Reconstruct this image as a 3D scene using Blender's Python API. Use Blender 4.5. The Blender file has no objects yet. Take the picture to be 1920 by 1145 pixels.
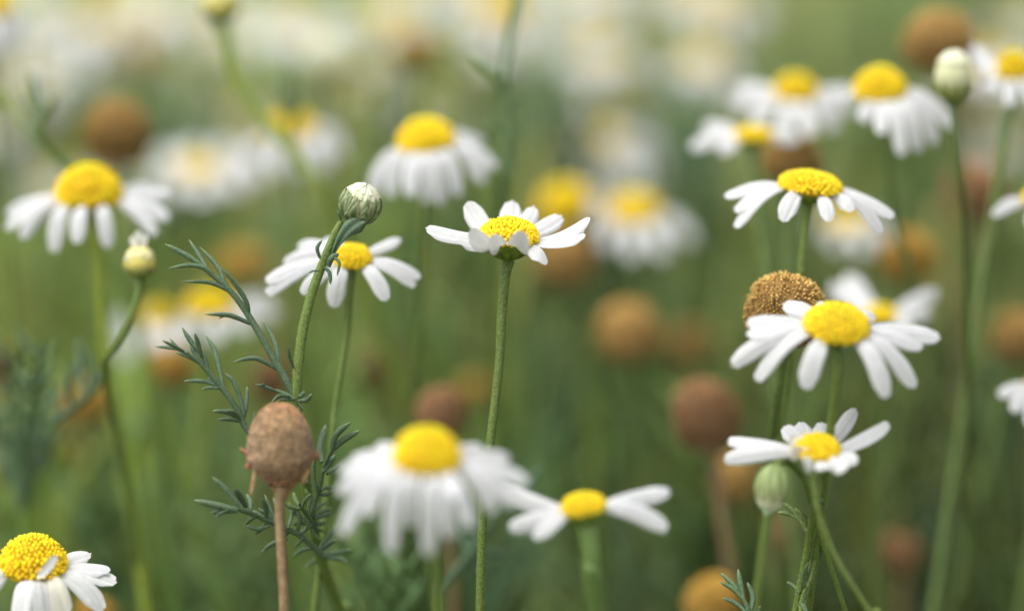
import bpy, math, random
import numpy as np
from mathutils import Vector, Matrix

random.seed(7)
rng = np.random.default_rng(7)
S = bpy.context.scene
COL = S.collection

# ------------------------------------------------------------------ camera
FOCUS = 0.49
PITCH = math.radians(12.0)
CAMZ = 0.45
LENS = 100.0
cam_d = bpy.data.cameras.new('camera')
cam = bpy.data.objects.new('camera', cam_d)
COL.objects.link(cam)
cam.location = (0, 0, CAMZ)
cam.rotation_euler = (math.pi / 2 - PITCH, 0, 0)
cam_d.sensor_width = 36.0
cam_d.lens = LENS
cam_d.clip_start = 0.01
cam_d.clip_end = 500
cam_d.dof.use_dof = True
cam_d.dof.focus_distance = FOCUS
cam_d.dof.aperture_fstop = 3.5
S.camera = cam

# ------------------------------------------------------------------ world, sun
SUN_EL, SUN_AZ = math.radians(64), math.radians(-115)   # high, to the left and slightly behind the camera
w = bpy.data.worlds.new('World')
S.world = w
w.use_nodes = True
nt = w.node_tree
nt.nodes.clear()
sky = nt.nodes.new('ShaderNodeTexSky')
sky.sky_type = 'NISHITA'
sky.sun_disc = False
sky.sun_elevation = SUN_EL
sky.sun_rotation = SUN_AZ
sky.dust_density = 4.0
hs = nt.nodes.new('ShaderNodeHueSaturation')
hs.inputs['Saturation'].default_value = 0.18
bg = nt.nodes.new('ShaderNodeBackground')
bg.inputs['Strength'].default_value = 0.15
wo = nt.nodes.new('ShaderNodeOutputWorld')
nt.links.new(sky.outputs[0], hs.inputs['Color'])
nt.links.new(hs.outputs[0], bg.inputs['Color'])
nt.links.new(bg.outputs[0], wo.inputs['Surface'])
sd = bpy.data.lights.new('sun', 'SUN')
sd.energy = 1.0
sd.angle = math.radians(45)
sd.color = (1.0, 0.975, 0.93)
sun = bpy.data.objects.new('sun', sd)
COL.objects.link(sun)
sv = Vector((math.sin(SUN_AZ) * math.cos(SUN_EL), math.cos(SUN_AZ) * math.cos(SUN_EL), math.sin(SUN_EL)))
sun.rotation_euler = sv.to_track_quat('Z', 'Y').to_euler()
sun.location = sv * 3
S.view_settings.view_transform = 'Standard'
S.view_settings.look = 'None'
S.view_settings.gamma = 1
S.view_settings.exposure = 0.88
S.render.engine = 'CYCLES'
S.cycles.max_bounces = 8
S.cycles.diffuse_bounces = 5
S.cycles.transmission_bounces = 5

# ------------------------------------------------------------------ pixel <-> world
RIGHT = np.array([1.0, 0, 0])
UPV = np.array([0, math.sin(PITCH), math.cos(PITCH)])
FWD = np.array([0, math.cos(PITCH), -math.sin(PITCH)])
CAM = np.array([0, 0, CAMZ])
K = 36.0 / LENS / 1920


def P(px, py, d=FOCUS):
    return CAM + FWD * d + RIGHT * ((px - 960) * K * d) + UPV * ((572.5 - py) * K * d)


def norm(v):
    v = np.asarray(v, float)
    n = np.linalg.norm(v)
    return v / n if n > 1e-12 else v


# ------------------------------------------------------------------ materials
def mat(name, a, b, scale=800.0, rough=0.6, trans=0.0, tint=False, coord='Object', detail=3.0,
        ramp=(0.35, 0.65), rnd=0.0, bump=0.0, bscale=None, spec=0.3, tcol=None, sheen=0.0):
    m = bpy.data.materials.new(name)
    m.use_nodes = True
    t = m.node_tree
    t.nodes.clear()
    out = t.nodes.new('ShaderNodeOutputMaterial')
    pr = t.nodes.new('ShaderNodeBsdfPrincipled')
    pr.inputs['Roughness'].default_value = rough
    pr.inputs['Specular IOR Level'].default_value = spec
    if sheen:
        pr.inputs['Sheen Weight'].default_value = sheen
        pr.inputs['Sheen Roughness'].default_value = 0.6
    tc = t.nodes.new('ShaderNodeTexCoord')
    nz = t.nodes.new('ShaderNodeTexNoise')
    nz.inputs['Scale'].default_value = scale
    nz.inputs['Detail'].default_value = detail
    t.links.new(tc.outputs[coord], nz.inputs['Vector'])
    cr = t.nodes.new('ShaderNodeValToRGB')
    cr.color_ramp.elements[0].position = ramp[0]
    cr.color_ramp.elements[1].position = ramp[1]
    cr.color_ramp.elements[0].color = (*a, 1)
    cr.color_ramp.elements[1].color = (*b, 1)
    t.links.new(nz.outputs['Fac'], cr.inputs['Fac'])
    col = cr.outputs['Color']
    if tint:
        at = t.nodes.new('ShaderNodeAttribute')
        at.attribute_name = 'tint'
        mx = t.nodes.new('ShaderNodeMix')
        mx.data_type = 'RGBA'
        mx.blend_type = 'MULTIPLY'
        mx.inputs[0].default_value = 1.0
        t.links.new(col, mx.inputs[6])
        t.links.new(at.outputs['Color'], mx.inputs[7])
        col = mx.outputs[2]
    if rnd:
        oi = t.nodes.new('ShaderNodeObjectInfo')
        mr = t.nodes.new('ShaderNodeMapRange')
        mr.inputs['To Min'].default_value = 1 - rnd
        mr.inputs['To Max'].default_value = 1 + rnd
        t.links.new(oi.outputs['Random'], mr.inputs['Value'])
        h = t.nodes.new('ShaderNodeHueSaturation')
        t.links.new(mr.outputs[0], h.inputs['Value'])
        t.links.new(col, h.inputs['Color'])
        col = h.outputs[0]
    t.links.new(col, pr.inputs['Base Color'])
    if bump:
        n2 = t.nodes.new('ShaderNodeTexNoise')
        n2.inputs['Scale'].default_value = bscale or scale * 3
        n2.inputs['Detail'].default_value = 4
        t.links.new(tc.outputs[coord], n2.inputs['Vector'])
        bp = t.nodes.new('ShaderNodeBump')
        bp.inputs['Strength'].default_value = bump
        bp.inputs['Distance'].default_value = 0.0003
        t.links.new(n2.outputs['Fac'], bp.inputs['Height'])
        t.links.new(bp.outputs[0], pr.inputs['Normal'])
    if trans:
        tr = t.nodes.new('ShaderNodeBsdfTranslucent')
        if tcol is None:
            t.links.new(col, tr.inputs['Color'])
        else:
            tr.inputs['Color'].default_value = (*tcol, 1)
        ms = t.nodes.new('ShaderNodeMixShader')
        ms.inputs[0].default_value = trans
        t.links.new(pr.outputs[0], ms.inputs[1])
        t.links.new(tr.outputs[0], ms.inputs[2])
        t.links.new(ms.outputs[0], out.inputs['Surface'])
    else:
        t.links.new(pr.outputs[0], out.inputs['Surface'])
    return m


M = {}
M['petal'] = mat('white_petal', (0.77, 0.77, 0.775), (0.70, 0.71, 0.725), 700, 0.55, 0.30, tint=True, bump=0.25, bscale=1500, rnd=0.03, spec=0.25)
M['disc'] = mat('yellow_floret', (0.90, 0.72, 0.018), (0.86, 0.64, 0.010), 4.0, 0.55, 0.0, tint=True, rnd=0.08, spec=0.25)
M['brown'] = mat('dry_brown_head', (0.44, 0.325, 0.12), (0.33, 0.235, 0.078), 3.0, 0.85, 0.0, tint=True, rnd=0.12, spec=0.1)
M['fuzz'] = mat('fuzzy_brown_head', (0.72, 0.50, 0.27), (0.22, 0.140, 0.07), 1500, 0.9, 0.1, tint=True, spec=0.05, detail=6, sheen=0.4)
M['drybract'] = mat('dry_bract', (0.46, 0.32, 0.20), (0.30, 0.17, 0.10), 900, 0.8, 0.2, tint=True)
M['drystem'] = mat('dry_stem', (0.32, 0.225, 0.12), (0.19, 0.125, 0.062), 900, 0.75, 0.0, bump=0.6, bscale=2500)
M['stem'] = mat('green_stem', (0.080, 0.130, 0.022), (0.165, 0.225, 0.055), 2600, 0.5, 0.0, tint=True, bump=0.5, bscale=3000, rnd=0.12, spec=0.3)
M['stemdark'] = mat('dull_green_stem', (0.10, 0.155, 0.045), (0.15, 0.205, 0.06), 600, 0.55, 0.0, tint=True, rnd=0.1)
M['leaf'] = mat('grey_green_leaf', (0.052, 0.100, 0.046), (0.125, 0.185, 0.105), 3500, 0.5, 0.0, tint=True, bump=0.7, bscale=4000, spec=0.35, detail=6)
M['cup'] = mat('green_involucre', (0.10, 0.17, 0.025), (0.19, 0.26, 0.035), 900, 0.5, 0.1, tint=True, spec=0.3)
M['bract'] = mat('bud_bract', (0.9, 0.9, 0.9), (1, 1, 1), 900, 0.5, 0.1, tint=True, bump=0.4, bscale=3000)
M['cream'] = mat('cream_bud', (0.62, 0.63, 0.42), (0.70, 0.71, 0.52), 900, 0.6, 0.15, tint=True)
M['soil'] = mat('soil', (0.07, 0.085, 0.035), (0.13, 0.13, 0.06), 30, 0.95, 0.0, coord='Object', detail=8)
M['field'] = mat('field_foliage', (0.185, 0.280, 0.098), (0.33, 0.41, 0.19), 12, 0.55, 0.35, tint=True, detail=3)


# ------------------------------------------------------------------ mesh builder
class MB:
    def __init__(s):
        s.v, s.f, s.t, s.n = [], [], [], 0

    def add(s, v, f, tint=(1, 1, 1)):
        v = np.asarray(v, float)
        s.v.append(v)
        s.f.append((np.asarray(f, int) + s.n))
        tt = np.asarray(tint, float)
        if tt.ndim == 1:
            tt = np.tile(tt, (len(v), 1))
        s.t.append(tt)
        s.n += len(v)

    def mesh(s, name, m):
        me = bpy.data.meshes.new(name)
        v = np.concatenate(s.v)
        nf = sum(len(f) for f in s.f)
        me.vertices.add(len(v))
        me.vertices.foreach_set('co', v.ravel())
        idx, tot = [], []
        for f in s.f:
            idx.append(f.ravel())
            tot.append(np.full(len(f), f.shape[1]))
        idx = np.concatenate(idx)
        tot = np.concatenate(tot)
        st = np.concatenate([[0], np.cumsum(tot)[:-1]])
        me.loops.add(len(idx))
        me.loops.foreach_set('vertex_index', idx)
        me.polygons.add(nf)
        me.polygons.foreach_set('loop_start', st)
        me.polygons.foreach_set('use_smooth', np.ones(nf, bool))
        me.update(calc_edges=True)
        a = me.color_attributes.new('tint', 'FLOAT_COLOR', 'POINT')
        t = np.ones((len(v), 4))
        t[:, :3] = np.concatenate(s.t)
        a.data.foreach_set('color', t.ravel())
        me.materials.append(m)
        me.validate()
        return me

    def build(s, name, m, parent=None, origin=None):
        """vertices are in world space; the object's origin goes to `origin`"""
        o3 = np.asarray(origin if origin is not None else (0, 0, 0), float)
        s.v = [x - o3 for x in s.v]
        me = s.mesh(name, m)
        return link(name, me, parent, o3)


def wloc(o):
    l = Vector(o.location)
    while o.parent:
        o = o.parent
        l += o.location
    return l


def link(name, me, parent, loc, rot=None, scale=None):
    o = bpy.data.objects.new(name, me)
    COL.objects.link(o)
    if parent is not None:
        o.parent = parent
        o.location = Vector(loc) - wloc(parent)
    else:
        o.location = Vector(loc)
    if rot is not None:
        o.rotation_euler = rot
    if scale is not None:
        o.scale = scale
    return o


def thing(name, label, cat, loc, group=None):
    o = bpy.data.objects.new(name, None)
    o.empty_display_size = 0.01
    COL.objects.link(o)
    o.location = Vector(loc)
    tag(o, label, cat, group)
    return o


def tag(o, label, cat, group=None, kind=None):
    if label: o['label'] = label
    if cat: o['category'] = cat
    if group: o['group'] = group
    if kind: o['kind'] = kind
    return o


def spline(pts, n):
    """Catmull-Rom resample, n samples per span"""
    p = np.asarray(pts, float)
    if len(p) == 2:
        t = np.linspace(0, 1, n + 1)[:, None]
        return p[0] * (1 - t) + p[1] * t
    q = np.vstack([2 * p[0] - p[1], p, 2 * p[-1] - p[-2]])
    out = []
    for i in range(1, len(q) - 2):
        a, b, c, d = q[i - 1], q[i], q[i + 1], q[i + 2]
        for k in range(n):
            t = k / n
            out.append(0.5 * ((2 * b) + (c - a) * t + (2 * a - 5 * b + 4 * c - d) * t * t + (3 * b - a - 3 * c + d) * t ** 3))
    out.append(q[-2])
    return np.array(out)


def frames(c):
    t = np.gradient(c, axis=0)
    t /= np.maximum(np.linalg.norm(t, axis=1, keepdims=True), 1e-12)
    ref = np.array([0, 1.0, 0]) if abs(t[0][1]) < 0.8 else np.array([1.0, 0, 0])
    A, B = [], []
    a = norm(np.cross(t[0], ref))
    for i in range(len(c)):
        a = norm(a - t[i] * np.dot(a, t[i]))
        A.append(a)
        B.append(np.cross(t[i], a))
    return t, np.array(A), np.array(B)


def tube(mb, c, r, sides=8, ridge=0.0, nr=6, tint=(1, 1, 1), flat=1.0, cap=True):
    c = np.asarray(c, float)
    n = len(c)
    r = np.broadcast_to(np.asarray(r, float), (n,))
    T, A, B = frames(c)
    th = np.linspace(0, 2 * math.pi, sides, endpoint=False)
    rr = 1 + ridge * np.cos(nr * th)
    ring = (np.cos(th) * rr)[None, :, None] * A[:, None, :] + (np.sin(th) * rr * flat)[None, :, None] * B[:, None, :]
    v = (c[:, None, :] + ring * r[:, None, None]).reshape(-1, 3)
    i = np.arange(n - 1)[:, None] * sides
    j = np.arange(sides)[None, :]
    jn = (j + 1) % sides
    f = np.stack([i + j, i + jn, i + sides + jn, i + sides + j], -1).reshape(-1, 4)
    tt = np.asarray(tint, float)
    if tt.ndim == 2:
        tt = np.repeat(tt, sides, axis=0)
    mb.add(v, f, tt)


def lobe(mb, pts, r, tint=(1, 1, 1), sides=7, tipcol=None, n=5, flat=0.72):
    """a fleshy pointed leaf segment along pts"""
    c = spline(pts, n)
    t = np.linspace(0, 1, len(c))
    prof = np.interp(t, [0, 0.12, 0.5, 0.8, 0.93, 1.0], [0.62, 0.8, 1.0, 0.82, 0.45, 0.06])
    col = np.tile(np.asarray(tint, float), (len(c), 1))
    if tipcol is not None:
        k = np.clip((t - 0.82) / 0.18, 0, 1)[:, None]
        col = col * (1 - k) + np.asarray(tipcol) * k
    tube(mb, c, r * prof, sides, tint=col, flat=flat)


def hairs(mb, c, r, per_mm=5.0, ln=0.00045, tint=(3.2, 2.6, 5.0)):
    T, A, B = frames(c)
    seg = np.linalg.norm(np.diff(c, axis=0), axis=1)
    tot = seg.sum()
    n = int(tot * 1000 * per_mm)
    s = np.concatenate([[0], np.cumsum(seg)])
    u = np.sort(rng.random(n)) * tot
    idx = np.clip(np.searchsorted(s, u) - 1, 0, len(seg) - 1)
    fr = ((u - s[idx]) / seg[idx])[:, None]
    cc = c[idx] * (1 - fr) + c[idx + 1] * fr
    rr = np.broadcast_to(r, (len(c),))[idx][:, None]
    th = rng.random(n) * 2 * math.pi
    d = A[idx] * np.cos(th)[:, None] + B[idx] * np.sin(th)[:, None]
    side = np.cross(T[idx], d)
    b = cc + d * rr * 0.97
    L = ln * (0.5 + rng.random(n))[:, None]
    tip = b + d * L + T[idx] * L * (rng.random(n)[:, None] - 0.3) + side * L * (rng.random(n)[:, None] - 0.5) * 0.8
    wv = 0.00003
    v = np.stack([b + side * wv, b - side * wv * 0.5 + T[idx] * wv, b - side * wv * 0.5 - T[idx] * wv, tip], 1).reshape(-1, 3)
    k = np.arange(n)[:, None] * 4
    f = np.concatenate([k + np.array([[0, 1, 3]]), k + np.array([[1, 2, 3]]), k + np.array([[2, 0, 3]])])
    mb.add(v, f, tint)


def ico(sub=1):
    me = bpy.data.meshes.new('tmp')
    import bmesh
    bm = bmesh.new()
    bmesh.ops.create_icosphere(bm, subdivisions=sub, radius=1)
    v = np.array([x.co[:] for x in bm.verts])
    f = np.array([[q.index for q in x.verts] for x in bm.faces])
    bm.free()
    bpy.data.meshes.remove(me)
    return v, f


ICO_V, ICO_F = ico(2)
ICO1_V, ICO1_F = ico(1)


def frame_of(n):
    n = norm(n)
    a = norm(np.cross(n, [0.3, 1, 0.2]))
    return a, np.cross(n, a), n


# ------------------------------------------------------------------ unit heads (radius 1, z up), shared
def unit_disc(seed, n=300, h=0.8, power=1.0, opened=0.5, size=1.0):
    r_ = np.random.default_rng(seed)
    mb = MB()
    prof = lambda t: (math.sin(t), math.cos(t) ** power)
    # core dome
    nt_, ns = 12, 28
    v, f = [], []
    for i in range(nt_ + 1):
        t = 0.001 + (math.pi / 2 * 1.1 - 0.001) * i / nt_
        x, z = math.sin(min(t, math.pi / 2)) * 0.93, (math.cos(t) if t < math.pi / 2 else (math.pi / 2 - t) * 1.2) * h * 0.93
        for j in range(ns):
            a = 2 * math.pi * j / ns
            v.append((x * math.cos(a), x * math.sin(a), z))
    for i in range(nt_):
        for j in range(ns):
            f.append((i * ns + j, (i + 1) * ns + j, (i + 1) * ns + (j + 1) % ns, i * ns + (j + 1) % ns))
    mb.add(v, f, (0.55, 0.45, 0.5))
    g = math.pi * (3 - math.sqrt(5))
    for k in range(n):
        q = (k + 0.5) / n
        # area-uniform on the dome
        ct = 1 - q * 1.02
        t = math.acos(max(-0.05, ct))
        a = k * g + r_.normal() * 0.03
        st = math.sin(t)
        p = np.array([st * math.cos(a), st * math.sin(a), ct * h])
        nn = norm([st * math.cos(a), st * math.sin(a), ct / h])
        A, B, N = frame_of(nn)
        s = 0.066 * size * r_.uniform(0.85, 1.15) * (0.85 + 0.2 * min(1, q * 2))
        tall = 1.25 if q > opened else 1.05
        Q = ICO_V if n < 400 else ICO1_V
        F = ICO_F if n < 400 else ICO1_F
        j = np.array([r_.normal(), r_.normal(), r_.normal()]) * 0.012
        out = r_.uniform(-0.02, 0.035)
        vv = p + j + N * out + (Q[:, :1] * A + Q[:, 1:2] * B) * s + Q[:, 2:3] * N * s * tall
        c = np.array([1, 1, 1.0]) * r_.uniform(0.9, 1.08)
        c = c * (np.array([.93, 1.05, 1.3]) if q < .12 else 1)
        c[1] *= r_.uniform(0.86, 1.06) * (1.0 if q > opened * 0.6 else 1.02)
        mb.add(vv, F, c)
        if q > opened:            # opened florets: small recurved lobes round the mouth
            for m in range(4):
                b = m * math.pi / 2 + r_.uniform(0, 1.5)
                d = A * math.cos(b) + B * math.sin(b)
                base = p + j + N * (out + s * tall * 0.85)
                tt = base + d * s * 1.0 + N * s * r_.uniform(0.1, 0.6)
                vv = (base + tt) / 2 + ICO1_V * s * 0.27 + ((ICO1_V @ d)[:, None] * d) * s * 0.2
                mb.add(vv, ICO1_F, c * np.array([1.08, 1.12, 2.2]))
    return mb


DISC = {
    'flat': unit_disc(1, 300, 0.62, opened=0.30).mesh('disc', M['disc']),
    'dome': unit_disc(2, 330, 0.95, opened=0.45).mesh('disc', M['disc']),
    'coarse': unit_disc(3, 300, 0.85, opened=0.55, size=1.02).mesh('disc', M['disc']),
}


def unit_cone(seed, n=1000, h=1.15):
    """spent seed head: egg shaped, packed with small pointed dried florets"""
    r_ = np.random.default_rng(seed)
    mb = MB()
    nt_, ns = 16, 26

    def pr(q):   # q 0 top .. 1 bottom
        t = q * 2.25
        z = math.cos(t)
        x = math.sin(t) ** 0.9 if t < math.pi / 2 else 1 - 0.55 * ((t - math.pi / 2) / 0.68) ** 2
        return x, z * h + (0.0)
    v, f = [], []
    for i in range(nt_ + 1):
        x, z = pr(max(0.001, i / nt_))
        for j in range(ns):
            a = 2 * math.pi * j / ns
            v.append((x * 0.95 * math.cos(a), x * 0.95 * math.sin(a), z * 0.97))
    for i in range(nt_):
        for j in range(ns):
            f.append((i * ns + j, (i + 1) * ns + j, (i + 1) * ns + (j + 1) % ns, i * ns + (j + 1) % ns))
    mb.add(v, f, (0.6, 0.5, 0.5))
    g = math.pi * (3 - math.sqrt(5))
    for k in range(n):
        q = math.acos(1 - 1.6 * (k + 0.5) / n) / 2.25
        x, z = pr(q)
        x2, z2 = pr(min(1, q + 0.01))
        a = k * g + r_.normal() * 0.05
        tx, tz = x2 - x, z2 - z
        nn = norm([-tz * math.cos(a), -tz * math.sin(a), tx])
        A, B, N = frame_of(nn)
        s = 0.038 * r_.uniform(0.55, 1.35)
        p = np.array([x * math.cos(a), x * math.sin(a), z]) + N * r_.uniform(-0.03, 0.06)
        vv = p + (ICO1_V[:, :1] * A + ICO1_V[:, 1:2] * B) * s + ICO1_V[:, 2:3] * N * s * 1.8
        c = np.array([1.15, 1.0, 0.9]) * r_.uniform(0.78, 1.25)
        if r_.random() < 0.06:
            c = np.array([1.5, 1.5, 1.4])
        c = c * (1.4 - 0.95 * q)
        if r_.random() < .07: continue
        mb.add(vv, ICO1_F, c)
    ph = r_.uniform(0, 6, 4)
    for v in mb.v:
        a = np.arctan2(v[:, 1], v[:, 0])
        k = 1 + .07 * np.sin(2 * a + ph[0]) + .05 * np.sin(3 * a + ph[1] + 2 * v[:, 2]) + .03 * np.sin(5 * v[:, 2] + ph[2])
        v[:, 0] = v[:, 0] * k + .10 * math.sin(ph[3]) * v[:, 2]
        v[:, 1] *= k
    return mb


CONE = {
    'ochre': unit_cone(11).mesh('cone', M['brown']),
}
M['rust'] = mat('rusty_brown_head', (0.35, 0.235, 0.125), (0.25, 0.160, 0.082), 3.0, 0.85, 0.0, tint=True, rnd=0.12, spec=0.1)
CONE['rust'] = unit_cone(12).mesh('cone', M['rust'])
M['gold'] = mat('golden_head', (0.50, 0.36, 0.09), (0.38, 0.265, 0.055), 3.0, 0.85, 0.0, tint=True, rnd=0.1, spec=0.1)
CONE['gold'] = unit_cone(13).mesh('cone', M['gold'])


# ------------------------------------------------------------------ petal
PV = np.array([0, .06, .14, .25, .37, .5, .62, .73, .82, .89, .945, .98, 1.0])
PW = np.interp(PV, [0, .1, .3, .55, .75, .88, .95, 1.0], [.42, .60, .86, .98, 1.0, .97, .90, .78])


def petal(mb, base, tip, radial, axis, W, width, arch, cup, r_, tint=(1, 1, 1), roll=0.0):
    base, tip = np.asarray(base), np.asarray(tip)
    L = np.linalg.norm(tip - base)
    c1 = base + norm(radial) * L * 0.42 + axis * arch * L
    t = PV[:, None]
    C = base * (1 - t) ** 2 + 2 * c1 * t * (1 - t) + tip * t * t
    T = np.gradient(C, axis=0)
    T /= np.linalg.norm(T, axis=1, keepdims=True)
    W = norm(W)
    us = np.linspace(-1, 1, 9)
    n1 = r_.uniform(-0.02, 0.02, 9)
    notch = 0.014 * np.cos(us * math.pi * 3) + n1 * .7
    wav = r_.uniform(-1, 1, 3)
    V, tw = [], r_.uniform(-0.22, 0.22)
    tn = []
    for i, tv in enumerate(PV):
        Wv = W - T[i] * np.dot(W, T[i])
        Wv = norm(Wv)
        N = norm(np.cross(T[i], Wv))
        ang = roll + tw * (tv - 0.3)
        Wr = Wv * math.cos(ang) + N * math.sin(ang)
        Nr = norm(np.cross(T[i], Wr))
        hw = width / 2 * PW[i]
        for j, u in enumerate(us):
            ext = (width * 0.52 * (math.sqrt(1 - 0.93 * u * u) - 1) + L * notch[j]) * np.clip((tv - 0.7) / 0.3, 0, 1)
            off = -cup * hw * (u * u - 0.3) + 0.11 * hw * math.cos(u * math.pi * 3) * min(1, tv * 3)
            off += 0.10 * hw * (wav[0] * math.sin(4 * tv + wav[1]) * u + 0.5 * wav[2] * math.sin(7 * tv + 2 * u))
            V.append(C[i] + Wr * hw * u * (1 + 0.03 * wav[1] * math.sin(9 * tv + wav[0] * 5)) + Nr * off + T[i] * ext)
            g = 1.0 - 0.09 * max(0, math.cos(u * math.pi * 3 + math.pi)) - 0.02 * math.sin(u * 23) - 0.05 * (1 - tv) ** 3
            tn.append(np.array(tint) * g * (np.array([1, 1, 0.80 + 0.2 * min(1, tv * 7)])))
    nu = len(us)
    f = [(i * nu + j, i * nu + j + 1, (i + 1) * nu + j + 1, (i + 1) * nu + j) for i in range(len(PV) - 1) for j in range(nu - 1)]
    mb.add(V, f, np.array(tn))


def solve_roll(base, tip, radial, axis, width, want):
    """roll of the petal about its length so that it shows the width seen in the photo"""
    T = norm(tip - base)
    W = norm(np.cross(axis, radial))
    Wv = norm(W - T * np.dot(W, T))
    N = norm(np.cross(T, Wv))
    t2 = np.array([np.dot(T, RIGHT), np.dot(T, UPV)])
    best, bs = 0, 1e9
    n2 = norm([-t2[1], t2[0]]) if np.linalg.norm(t2) > 0.2 else None
    for a in np.radians(np.arange(-60, 61, 5)):
        Wr = Wv * math.cos(a) + N * math.sin(a)
        q = np.array([np.dot(Wr, RIGHT), np.dot(Wr, UPV)])
        pw = abs(np.dot(q, n2)) if n2 is not None else np.linalg.norm(q)
        s = abs(pw * width - want) / width + abs(a) * 0.12
        if s < bs:
            best, bs = a, s
    return best


def cup_mesh(mb, c, axis, r, h, rs, nb=14, tint=(1, 1, 1), rim=0.0):
    """green involucre: bowl of overlapping bracts from rim radius r to the stem radius rs"""
    A, B, N = frame_of(axis)
    prof = [(1.0, 0.05), (1.0, -0.08), (0.97, -0.25), (0.88, -0.45), (0.72, -0.65), (0.5, -0.83), (rs / r * 1.15, -0.96), (rs / r, -1.12)]
    ns = nb * 4
    V, F, TT = [], [], []
    for i, (x, z) in enumerate(prof):
        for j in range(ns):
            a = 2 * math.pi * j / ns
            k = abs(((j / 4 + 0.5 * (i // 3)) % 1) - 0.5) * 2       # 1 at the seams between bracts
            fade = min(1, i / 1.5) * (1 - max(0, i - 5) / 2)
            rr = r * x * (1 + 0.05 * (1 - k) * fade - 0.03 * k * fade)
            V.append(c + (A * math.cos(a) + B * math.sin(a)) * rr + N * z * h)
            TT.append(np.array(tint) * (np.array([1.25, 1.15, 1.0]) * (1 - k) + np.array([0.65, 0.7, 0.9]) * k) * (1 + 0.5 * max(0, 1 - i / 3)))
    for i in range(len(prof) - 1):
        for j in range(ns):
            F.append((i * ns + j, (i + 1) * ns + j, (i + 1) * ns + (j + 1) % ns, i * ns + (j + 1) % ns))
    mb.add(V, F, np.array(TT))


def rot_to(axis, spin=0.0):
    q = Vector(axis).to_track_quat('Z', 'Y').to_matrix() @ Matrix.Rotation(spin, 3, 'Z')
    return q.to_euler()


def stem_line(start, axis, pts, ground_dx=None, r_=None, blen=0.006):
    """world polyline from the underside of a head, through given points, down to the soil"""
    L = [np.asarray(start, float)]
    if not pts:
        L.append(start - axis * blen)
    L += [np.asarray(p, float) for p in pts]
    last = L[-1]
    prev = L[-2]
    d = norm(last - prev)
    drift = d[:2] / max(0.35, -d[2]) if d[2] < -0.05 else d[:2]
    drift = np.clip(drift, -0.35, 0.35)
    z = last[2]
    n = 4
    x, y = last[:2]
    for i in range(1, n + 1):
        zz = z * (1 - i / n) - (0.004 if i == n else 0)
        k = (1 - 0.5 * i / n)
        step = z / n
        x += drift[0] * step * k + r_.normal() * 0.0025
        y += drift[1] * step * k + abs(r_.normal()) * 0.002
        L.append(np.array([x, y, zz]))
    return spline(L, 6)


def head_axis(tilt):
    return norm(np.array([tilt[0], -tilt[1], 1.0]))


def taper(c, r):
    s = np.concatenate([[0], np.cumsum(np.linalg.norm(np.diff(c, axis=0), axis=1))])
    return r * np.interp(s, [0, 0.004, 0.02, 0.1, 0.35], [1.35, 1.08, 0.92, 1.0, 1.35])


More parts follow.
